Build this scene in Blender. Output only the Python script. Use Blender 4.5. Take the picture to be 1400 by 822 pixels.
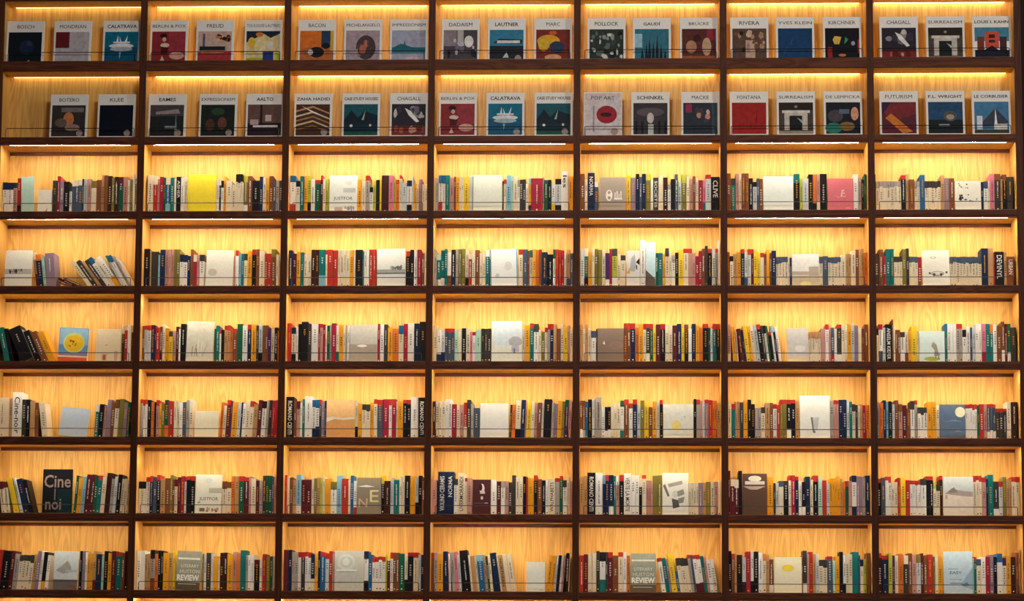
import bpy, math, random
from mathutils import Matrix, Vector

scene = bpy.context.scene
for o in list(bpy.data.objects):
    bpy.data.objects.remove(o)
col = scene.collection

# ------------------------------------------------------------------ camera, light, exposure
SHELF_REF = 3.66            # height of the fifth shelf above the floor
ROW_PITCH = 0.51882
cam_d = bpy.data.cameras.new('camera')
cam = bpy.data.objects.new('camera', cam_d)
col.objects.link(cam)
yaw, pitch, roll = -0.04011, 0.11124, 0.0057
fwd = Vector((math.sin(yaw)*math.cos(pitch), math.cos(yaw)*math.cos(pitch), math.sin(pitch)))
right = Vector((math.cos(yaw), -math.sin(yaw), 0))
up = right.cross(fwd)
r2 = right*math.cos(roll) + up*math.sin(roll)
u2 = -right*math.sin(roll) + up*math.cos(roll)
m = Matrix((r2, u2, -fwd)).transposed().to_4x4()
m.translation = Vector((0.27354, -15.69645, -2.05978 + SHELF_REF))
cam.matrix_world = m
cam_d.sensor_fit = 'HORIZONTAL'
cam_d.sensor_width = 36.0
cam_d.lens = 3200/1400*36
cam_d.shift_x = (700 - 715.435)/1400
cam_d.shift_y = (555.617 - 411)/1400
cam_d.clip_end = 200
scene.camera = cam

world = bpy.data.worlds.new('room_light')
scene.world = world
world.use_nodes = True
wbg = world.node_tree.nodes['Background']
wbg.inputs['Color'].default_value = (0.95, 0.93, 1.0, 1)
wbg.inputs['Strength'].default_value = 0.055
LED_POWER = 138.0            # lit book shelves
LEDGE_POWER = 11.0          # wall-washing strips behind the display ledges
LED_COLOUR = (1.0, 0.86, 0.64)
LEDGE_COLOUR = (1.0, 0.78, 0.45)

# ceiling downlights of the hall, high up and well in front of the bookcase
for lx in (-0.5, 5.0):
    ld = bpy.data.lights.new('hall_downlight_offscreen', 'AREA')
    ld.shape = 'DISK'; ld.size = 1.2; ld.energy = 135; ld.color = (1.0, 0.93, 0.86)
    lo = bpy.data.objects.new('hall_downlight_offscreen', ld); col.objects.link(lo)
    lo.location = (lx, -6.0, 6.6)
    lo.rotation_euler = (Vector((lx*0.4, 0, 3.4)) - lo.location).to_track_quat('-Z', 'Y').to_euler()

vs = scene.view_settings
vs.view_transform = 'Standard'
vs.look = 'None'
vs.exposure = 0.0
vs.gamma = 1.0
vs.use_curve_mapping = False

# ------------------------------------------------------------------ colours and materials
def lin(c):
    return tuple((x/12.92 if x <= 0.04045 else ((x+0.055)/1.055)**2.4) for x in c)

def hx(s):
    return lin(tuple(int(s[i:i+2], 16)/255 for i in (0, 2, 4)))

PAL = dict(white='e9e6de', cream='e2d5b8', grey='a49c94', silver='c3cacb', charcoal='3c3834', black='17151a',
           navy='17284a', blue='1f6293', sky='7fb6cd', teal='12706f', green='175a40', mint='a9d2c0', olive='7d7433',
           lime='b3b83c', yellow='ebc52b', amber='e4a024', orange='d8752a', tan='b98e5f', brown='7d4a2b',
           chocolate='3a1d15', maroon='5c1e26', red='b33226', crimson='a0243a', rose='bd8a80', pink='d4778c',
           mauve='8d7a8c', purple='45265e', slate='47566a')
LIN = {k: hx(v) for k, v in PAL.items()}
def C(c):
    return LIN[c] if c in LIN else hx(c)

def new_mat(name):
    mt = bpy.data.materials.new(name)
    mt.use_nodes = True
    nt = mt.node_tree
    return mt, nt, nt.nodes['Principled BSDF']

def attr_mat(name, rough, spec=0.4, mottle=0.10, scale=60):
    """printed cover stock: each face's own colour with slight print unevenness"""
    mt, nt, b = new_mat(name)
    a = nt.nodes.new('ShaderNodeVertexColor'); a.layer_name = 'Col'
    g = nt.nodes.new('ShaderNodeNewGeometry')
    n = nt.nodes.new('ShaderNodeTexNoise'); n.inputs['Scale'].default_value = scale; n.inputs['Detail'].default_value = 3
    nt.links.new(g.outputs['Position'], n.inputs['Vector'])
    r = nt.nodes.new('ShaderNodeMapRange')
    r.inputs['To Min'].default_value = 1-mottle; r.inputs['To Max'].default_value = 1+mottle
    nt.links.new(n.outputs['Fac'], r.inputs['Value'])
    mx = nt.nodes.new('ShaderNodeVectorMath'); mx.operation = 'SCALE'
    nt.links.new(a.outputs['Color'], mx.inputs[0]); nt.links.new(r.outputs['Result'], mx.inputs['Scale'])
    nt.links.new(mx.outputs['Vector'], b.inputs['Base Color'])
    b.inputs['Roughness'].default_value = rough
    b.inputs['Specular IOR Level'].default_value = spec
    return mt

def wood_mat(name, dark, light, rough, grain=(9, 9, 0.55), figure=0.35, bump=0.05):
    mt, nt, b = new_mat(name)
    g = nt.nodes.new('ShaderNodeNewGeometry')
    mp = nt.nodes.new('ShaderNodeMapping'); mp.inputs['Scale'].default_value = grain
    nt.links.new(g.outputs['Position'], mp.inputs['Vector'])
    n1 = nt.nodes.new('ShaderNodeTexNoise'); n1.inputs['Scale'].default_value = 1.0
    n1.inputs['Detail'].default_value = 4; n1.inputs['Distortion'].default_value = 1.2
    nt.links.new(mp.outputs['Vector'], n1.inputs['Vector'])
    w = nt.nodes.new('ShaderNodeMath'); w.operation = 'MULTIPLY'; w.inputs[1].default_value = 9.0
    nt.links.new(n1.outputs['Fac'], w.inputs[0])
    fr = nt.nodes.new('ShaderNodeMath'); fr.operation = 'PINGPONG'; fr.inputs[1].default_value = 0.5
    nt.links.new(w.outputs[0], fr.inputs[0])
    mp2 = nt.nodes.new('ShaderNodeMapping')
    mp2.inputs['Scale'].default_value = tuple(s*22 if s > 2 else s*3 for s in grain)
    nt.links.new(g.outputs['Position'], mp2.inputs['Vector'])
    n2 = nt.nodes.new('ShaderNodeTexNoise'); n2.inputs['Scale'].default_value = 1.0; n2.inputs['Detail'].default_value = 2
    nt.links.new(mp2.outputs['Vector'], n2.inputs['Vector'])
    ad = nt.nodes.new('ShaderNodeMath'); ad.operation = 'MULTIPLY_ADD'
    ad.inputs[1].default_value = figure*2; 
    nt.links.new(fr.outputs[0], ad.inputs[0])
    s2 = nt.nodes.new('ShaderNodeMath'); s2.operation = 'MULTIPLY'; s2.inputs[1].default_value = 1-figure
    nt.links.new(n2.outputs['Fac'], s2.inputs[0]); nt.links.new(s2.outputs[0], ad.inputs[2])
    cr = nt.nodes.new('ShaderNodeValToRGB')
    cr.color_ramp.elements[0].position = 0.2; cr.color_ramp.elements[0].color = (*hx(dark), 1)
    cr.color_ramp.elements[1].position = 0.75; cr.color_ramp.elements[1].color = (*hx(light), 1)
    nt.links.new(ad.outputs[0], cr.inputs['Fac'])
    nt.links.new(cr.outputs['Color'], b.inputs['Base Color'])
    bp = nt.nodes.new('ShaderNodeBump'); bp.inputs['Strength'].default_value = bump; bp.inputs['Distance'].default_value = 0.002
    nt.links.new(ad.outputs[0], bp.inputs['Height']); nt.links.new(bp.outputs['Normal'], b.inputs['Normal'])
    b.inputs['Roughness'].default_value = rough
    return mt

def plain_mat(name, c, rough, metal=0.0, noise=0.08):
    mt, nt, b = new_mat(name)
    g = nt.nodes.new('ShaderNodeNewGeometry')
    n = nt.nodes.new('ShaderNodeTexNoise'); n.inputs['Scale'].default_value = 25
    nt.links.new(g.outputs['Position'], n.inputs['Vector'])
    cr = nt.nodes.new('ShaderNodeValToRGB')
    cc = hx(c)
    cr.color_ramp.elements[0].color = (*[x*(1-noise) for x in cc], 1)
    cr.color_ramp.elements[1].color = (*[min(1, x*(1+noise)) for x in cc], 1)
    nt.links.new(n.outputs['Fac'], cr.inputs['Fac']); nt.links.new(cr.outputs['Color'], b.inputs['Base Color'])
    b.inputs['Roughness'].default_value = rough; b.inputs['Metallic'].default_value = metal
    return mt

def led_mat(name, c, strength):
    mt, nt, b = new_mat(name)
    b.inputs['Base Color'].default_value = (0.9, 0.9, 0.9, 1)
    b.inputs['Emission Color'].default_value = (*c, 1)
    b.inputs['Emission Strength'].default_value = strength
    return mt

M_OAK = wood_mat('honey_oak_veneer', 'bd8a3c', 'e6b862', 0.5)
M_WALNUT = wood_mat('dark_stained_edge', '3a1a0e', '6b3820', 0.6, grain=(0.9, 9, 9), bump=0.08)
M_WALNUT_V = wood_mat('dark_stained_upright', '381b0d', '5c3018', 0.6)
for _m in (M_WALNUT, M_WALNUT_V): _m.node_tree.nodes['Principled BSDF'].inputs['Specular IOR Level'].default_value = 0.2
M_STEEL = plain_mat('brushed_steel', '4e4a46', 0.4, 1.0)
DIM = {1: 1.10, 2: 1.10, 3: 1.0, 4: 0.92, 5: 0.86, 6: 0.66}      # strips dimmed shelf by shelf (row above the bay they light)
M_LED = {(r, c): led_mat('warm_strip_light', LED_COLOUR, LED_POWER*d*f) for r, d in DIM.items() for c, f in ((0, 0.75), (1, 1.0))}
M_LEDGE = led_mat('warm_ledge_light', LEDGE_COLOUR, LEDGE_POWER)
M_LEDGE_DIM = led_mat('dimmed_ledge_light', LEDGE_COLOUR, LEDGE_POWER*0.45)
M_LEDLOW = led_mat('warm_strip_light', LED_COLOUR, LED_POWER)
M_COVER = attr_mat('book_cover_stock', 0.55, 0.15)
M_PRINT = attr_mat('cover_print', 0.5, 0.15, 0.18, 45)
M_PICTURE = attr_mat('cover_picture', 0.5, 0.12, 0.45, 38)
M_PAPER = plain_mat('page_paper', 'd9ccae', 0.9)
M_FLOOR = wood_mat('floor_boards', '4a3626', '6b4e36', 0.5)
M_WALL = plain_mat('dark_plaster', '2a2420', 0.9)

# ------------------------------------------------------------------ mesh helpers
class MB:
    """collects coloured faces, builds one mesh"""
    def __init__(s):
        s.v = []; s.f = []; s.c = []; s.m = []
    def face(s, pts, c=(1, 1, 1), mi=0):
        n = len(s.v); s.v.extend(pts); s.f.append(tuple(range(n, n+len(pts))))
        s.c.append(c if isinstance(c, list) else [c]*len(pts)); s.m.append(mi)
    def box(s, x0, x1, y0, y1, z0, z1, c=(1, 1, 1), mi=0, skip=''):
        P = lambda x, y, z: (x, y, z)
        if 'f' not in skip: s.face([P(x0,y0,z0), P(x1,y0,z0), P(x1,y0,z1), P(x0,y0,z1)], c, mi)
        if 'k' not in skip: s.face([P(x1,y1,z0), P(x0,y1,z0), P(x0,y1,z1), P(x1,y1,z1)], c, mi)
        if 'l' not in skip: s.face([P(x0,y1,z0), P(x0,y0,z0), P(x0,y0,z1), P(x0,y1,z1)], c, mi)
        if 'r' not in skip: s.face([P(x1,y0,z0), P(x1,y1,z0), P(x1,y1,z1), P(x1,y0,z1)], c, mi)
        if 't' not in skip: s.face([P(x0,y0,z1), P(x1,y0,z1), P(x1,y1,z1), P(x0,y1,z1)], c, mi)
        if 'b' not in skip: s.face([P(x0,y1,z0), P(x1,y1,z0), P(x1,y0,z0), P(x0,y0,z0)], c, mi)
    def add(s, o, fn):
        n = len(s.v); s.v.extend(fn(p) for p in o.v)
        s.f.extend(tuple(i+n for i in f) for f in o.f); s.c.extend(o.c); s.m.extend(o.m)
    def mesh(s, name, mats):
        me = bpy.data.meshes.new(name)
        me.from_pydata(s.v, [], s.f)
        a = me.color_attributes.new('Col', 'FLOAT_COLOR', 'CORNER')
        flat = []
        for cs in s.c:
            for c in cs: flat.extend((c[0], c[1], c[2], 1.0))
        a.data.foreach_set('color', flat)
        for mt in mats: me.materials.append(mt)
        me.polygons.foreach_set('material_index', s.m)
        me.update()
        return me
    def build(s, name, mats, parent=None, loc=(0, 0, 0)):
        return link(name, s.mesh(name, mats if isinstance(mats, (list, tuple)) else [mats]), parent, loc)

def link(name, me, parent=None, loc=(0, 0, 0)):
    o = bpy.data.objects.new(name, me); col.objects.link(o)
    o.location = loc
    if parent: o.parent = parent
    return o

def empty(name, loc, label=None, cat=None, group=None):
    o = bpy.data.objects.new(name, None); col.objects.link(o); o.location = loc
    o.empty_display_size = 0.05
    tag(o, label, cat, group)
    return o

def tag(o, label=None, cat=None, group=None, kind=None):
    if label: o['label'] = label
    if cat: o['category'] = cat
    if group: o['group'] = group
    if kind: o['kind'] = kind

def bevel_box(w, d, h, b):
    """box 0..w, 0..d, 0..h with its front long edges chamfered"""
    q = MB()
    prof = [(0, b), (b, 0), (h-b, 0), (h, b), (h, d), (0, d)]      # (z, y)
    n = len(prof)
    for i in range(n):
        a, c = prof[i], prof[(i+1) % n]
        q.face([(0, a[1], a[0]), (w, a[1], a[0]), (w, c[1], c[0]), (0, c[1], c[0])][::-1])
    q.face([(0, y, z) for z, y in prof]); q.face([(w, y, z) for z, y in prof][::-1])
    return q

def tube(path, r, n=6, mb=None):
    """round wire along a polyline in the x-z plane"""
    mb = mb or MB()
    rings = []
    for i, p in enumerate(path):
        p = Vector(p)
        d = (Vector(path[min(i+1, len(path)-1)]) - Vector(path[max(i-1, 0)])).normalized()
        s = Vector((0, 1, 0)); t = d.cross(s).normalized()
        rings.append([tuple(p + r*(math.cos(2*math.pi*k/n)*s + math.sin(2*math.pi*k/n)*t)) for k in range(n)])
    for a, b in zip(rings, rings[1:]):
        for k in range(n):
            mb.face([a[k], a[(k+1) % n], b[(k+1) % n], b[k]])
    mb.face(rings[0]); mb.face(rings[-1][::-1])
    return mb

# text as mesh --------------------------------------------------------------
def text_mesh(body, w, h, colour, name='lettering', mat=None, bold=0.0):
    cu = bpy.data.curves.new('t', 'FONT'); cu.body = body; cu.align_x = 'CENTER'; cu.align_y = 'CENTER'
    cu.size = 1.0; cu.resolution_u = 2; cu.offset = bold
    ob = bpy.data.objects.new('t', cu); col.objects.link(ob)
    dg = bpy.context.evaluated_depsgraph_get()
    me = bpy.data.meshes.new_from_object(ob.evaluated_get(dg)); me.name = name
    bpy.data.objects.remove(ob); bpy.data.curves.remove(cu)
    xs = [v.co.x for v in me.vertices]; ys = [v.co.y for v in me.vertices]
    if not xs: return me
    sx = w/(max(xs)-min(xs)); sy = h/(max(ys)-min(ys))
    cx, cy = (max(xs)+min(xs))/2, (max(ys)+min(ys))/2
    for v in me.vertices:
        x, y = (v.co.x-cx)*sx, (v.co.y-cy)*sy
        v.co = (x, 0, y)
    if 'Col' in me.color_attributes: me.color_attributes.remove(me.color_attributes['Col'])
    a = me.color_attributes.new('Col', 'FLOAT_COLOR', 'CORNER')
    a.data.foreach_set('color', [*C(colour), 1.0]*len(me.loops))
    me.materials.clear(); me.materials.append(mat or M_PRINT)
    return me

# ------------------------------------------------------------------ the setting
q = MB(); q.box(-12, 12, -20, 0.6, -0.1, 0.0)
fl = q.build('floor', M_FLOOR); tag(fl, kind='structure')
q = MB(); q.box(-12, 12, 0.30, 0.45, 0.0, 7.2)
wl = q.build('wall_back', M_WALL); tag(wl, kind='structure')

# ------------------------------------------------------------------ the bookcase
DEPTH = 0.262               # front edge to back panel on the book shelves
LEDGE_DEPTH = 0.20          # shallower bays behind the display ledges
HALF = 0.023                # half an upright's thickness
IN0, INW = HALF, 1.0-2*HALF
def shelf_z(r):
    if r == 0: return SHELF_REF + 2.09485 - 0.022
    if r == 1: return SHELF_REF + 1.55797
    return SHELF_REF - (r-4)*ROW_PITCH
CEIL = {0: SHELF_REF+2.525, 1: SHELF_REF+2.09485-0.070, 2: SHELF_REF+1.55797-0.048}
for r in range(3, 9): CEIL[r] = shelf_z(r-1) - 0.048
TOP = SHELF_REF + 2.60
case = empty('bookcase', (0, 0, 0), 'floor-to-ceiling built-in wooden bookcase with lit honey oak bays and dark edges', 'bookcase')

q = MB(); q.box(-HALF, HALF, 0.012, 0.292, 0, TOP)
me_up = q.mesh('upright', [M_OAK])
q = MB(); q.add(bevel_box(2*HALF, 0.012, TOP, 0.002), lambda p: (p[0]-HALF, p[1], p[2]))
me_uf = q.mesh('upright_front', [M_WALNUT_V])
for k in range(8):
    u = link('upright', me_up, case, (k-4, 0, 0))
    link('front_trim', me_uf, u)

def shelf(r, me):
    for c in range(7):
        x = c-4+IN0
        z = shelf_z(r)
        s = link('shelf_board', me['board'], case, (x, 0, z))
        link('shelf_edge', me['edge'], s)
        if 'trim' in me: link('strip_housing', me['trim'], s)
        if 'led' in me: link('light_strip', me['led'][min(c, 1)], s)
        if 'rail' in me: link('guard_rail', me['rail'], s)
        if 'lip' in me: link('ledge_lip', me['lip'], s)

def rail_mesh(h, lift=0.0):
    x0, x1, y = 0.030, INW-0.030, 0.014
    b = 0.008
    mb = tube([(x0, y, lift+0.001), (x0, y, h-b), (x0+b*0.3, y, h-b*0.3), (x0+b, y, h),
               (x1-b, y, h), (x1-b*0.3, y, h-b*0.3), (x1, y, h-b), (x1, y, lift+0.001)], 0.0027)
    tube([(0.004, 0.006, lift+0.0016), (INW-0.004, 0.006, lift+0.0016)], 0.0014, 5, mb)
    return mb.mesh('guard_rail', [M_STEEL])

g = 0.0004
# ordinary book shelf, rows 2..7
q = MB(); q.box(g, INW-g, 0.016, DEPTH, -0.048, 0.0, skip='b'); q.face([(g, DEPTH, -0.048), (INW-g, DEPTH, -0.048), (INW-g, 0.016, -0.048), (g, 0.016, -0.048)], mi=1)
board = q.mesh('shelf_board', [M_OAK, M_OAK])
q = MB(); q.add(bevel_box(INW-2*g, 0.016, 0.040, 0.002), lambda p: (p[0]+g, p[1]-0.001, p[2]-0.040))
edge = q.mesh('shelf_edge', [M_WALNUT])
q = MB(); q.box(g, INW-g, 0.003, 0.014, -0.0535, -0.0402)
trim = q.mesh('strip_housing', [M_WALNUT])
q = MB(); q.box(0.060, INW-0.060, 0.0150, 0.027, -0.0512, -0.0485)
leds = {k: q.mesh('light_strip', [mt]) for k, mt in M_LED.items()}
q = MB(); q.box(0.02, INW-0.02, 0.0150, 0.034, -0.0525, -0.0485)
ledlow = q.mesh('light_strip', [M_LEDLOW])
rail = rail_mesh(0.060)
for r in range(2, 7): shelf(r, dict(board=board, edge=edge, trim=trim, led=[leds[r, 0], leds[r, 1]], rail=rail))
shelf(7, dict(board=board, edge=edge, trim=trim, led=[ledlow, ledlow], rail=rail))
shelf(8, dict(board=board, edge=edge))
# lower display ledge (row 1): its underside carries the first book-shelf strip
shelf(1, dict(board=board, edge=edge, trim=trim, led=[leds[1, 0], leds[1, 1]], rail=rail_mesh(0.066)))
# upper display ledge (row 0): taller edge, strip at the back
def ledge(r, top_thick, lip):
    z0 = -top_thick
    q = MB(); q.box(g, INW-g, 0.016, LEDGE_DEPTH-0.032, z0, 0.0)
    b = q.mesh('shelf_board', [M_OAK])
    q = MB(); q.add(bevel_box(INW-2*g, 0.016, top_thick+lip, 0.002), lambda p: (p[0]+g, p[1]-0.001, p[2]+z0))
    e = q.mesh('shelf_edge', [M_WALNUT])
    q = MB(); q.box(0.03, INW-0.03, LEDGE_DEPTH-0.030, LEDGE_DEPTH-0.010, z0+0.004, z0+0.012)
    l = [q.mesh('light_strip', [M_LEDGE_DIM]), q.mesh('light_strip', [M_LEDGE])]
    return dict(board=b, edge=e, led=l)
d0 = ledge(0, 0.048, 0.022); d0['rail'] = rail_mesh(0.066+0.022, 0.022)
shelf(0, d0)
dt = ledge(-1, 0.05, 0.0)
for c in range(7):
    s = link('shelf_board', dt['board'], case, (c-4+IN0, 0, CEIL[0]+0.05))
    link('shelf_edge', dt['edge'], s); link('light_strip', dt['led'][min(c, 1)], s)

for r in range(0, 9):
    dep = LEDGE_DEPTH if r < 2 else DEPTH
    z0 = shelf_z(r); z1 = CEIL[r] + (0.03 if r < 2 else 0)
    q = MB(); q.box(g, INW-g, dep+g, dep+0.018, 0, z1-z0)
    bp = q.mesh('back_panel', [M_OAK])
    q = MB(); q.box(g, INW-g, dep-0.010, dep, z1-z0-0.023, z1-z0-g)  # dark brown band along the top of the back panel
    bt = q.mesh('rear_band', [M_WALNUT])
    for c in range(7):
        b = link('back_panel', bp, case, (c-4+IN0, 0, z0))
        if 2 <= r < 8: link('rear_band', bt, b)
# closed base below the lowest open bay
q = MB(); q.add(bevel_box(INW-2*g, 0.02, shelf_z(8)-0.05-0.08, 0.003), lambda p: (p[0]+g, p[1], p[2]+0.08))
bd = q.mesh('base_panel', [M_WALNUT])
for c in range(7): link('base_panel', bd, case, (c-4+IN0, 0, 0))

# ------------------------------------------------------------------ books seen by their spines
def book_cover(w, d, h, zones, mirror):
    """hard cover: spine and two boards, coloured in bands up the spine; x 0..w (or -w..0), y 0 = spine"""
    q = MB()
    t = min(0.0022, w*0.15); ch = min(0.003, w*0.22)
    outer = [(0, d), (0, ch), (ch*0.4, ch*0.25), (ch*1.3, 0), (w-ch*1.3, 0), (w-ch*0.4, ch*0.25), (w, ch), (w, d)]
    inner = [(w-t, d), (w-t, t*1.5), (t, t*1.5), (t, d)]
    loop = outer+inner
    if mirror: loop = [(x-w, y) for x, y in loop]
    n = len(loop)
    for z0, z1, c in zones:
        for i in range(n):
            a, b = loop[i], loop[(i+1) % n]
            q.face([(a[0], a[1], z0), (b[0], b[1], z0), (b[0], b[1], z1), (a[0], a[1], z1)], c)
    q.face([(x, y, 0) for x, y in loop][::-1], zones[0][2])
    q.face([(x, y, h) for x, y in loop], zones[-1][2])
    return q

def page_block(w, d, h, mirror):
    q = MB(); t = min(0.0022, w*0.15); o = -w if mirror else 0
    q.box(o+t+0.0001, o+w-t-0.0001, t*1.5+0.0002, d-0.003, 0.002, h-0.002)
    return q

def lum(c):
    return 0.3*c[0]+0.59*c[1]+0.11*c[2]

def spine_marks(rng, w, h, zones, main, mirror):
    """title characters and a publisher's mark, set just proud of the spine"""
    q = MB(); o = -w if mirror else 0
    mc = C(main)
    dark = lum(mc) < 0.25
    ink = C(rng.choice(['white', 'cream', 'white', 'amber'] if dark else ['charcoal', 'black', 'maroon', 'charcoal', 'navy']))
    y0, y1 = -0.0005, 0.0002
    style = rng.random()
    def block(cx, cz, bw, bh):
        q.box(o+cx-bw/2, o+cx+bw/2, y0, y1, cz-bh/2, cz+bh/2, ink, skip='k')
    if style < 0.55:                           # square characters stacked down the spine
        s = min(w*rng.uniform(0.42, 0.62), 0.012)
        n = rng.randint(3, 8); z = h*rng.uniform(0.86, 0.62)
        for i in range(n):
            if z < h*0.2: break
            k = rng.random()
            if k < 0.3: block(w/2, z, s, s*0.28); block(w/2, z-s*0.45, s*0.35, s*0.35)
            elif k < 0.6: block(w/2-s*0.3, z-s*0.2, s*0.25, s*0.8); block(w/2+s*0.22, z-s*0.2, s*0.35, s*0.5)
            else: block(w/2, z-s*0.2, s*0.3, s*0.9); block(w/2, z, s*0.95, s*0.22)
            z -= s*1.35
    elif style < 0.88:                         # a line of small type running down
        s = min(w*rng.uniform(0.22, 0.4), 0.008)
        z = h*rng.uniform(0.88, 0.75); end = h*rng.uniform(0.2, 0.5)
        while z > end:
            l = s*rng.uniform(0.35, 0.9)
            block(w/2 + rng.uniform(-0.1, 0.1)*s, z-l/2, s*rng.uniform(0.6, 1.0), l); z -= l + s*(0.35 if rng.random() < 0.85 else 1.0)
    if rng.random() < 0.6:
        s = min(w*0.4, 0.008); block(w/2, h*rng.uniform(0.05, 0.09), s, s*rng.uniform(0.5, 1.1))
    return q

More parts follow.
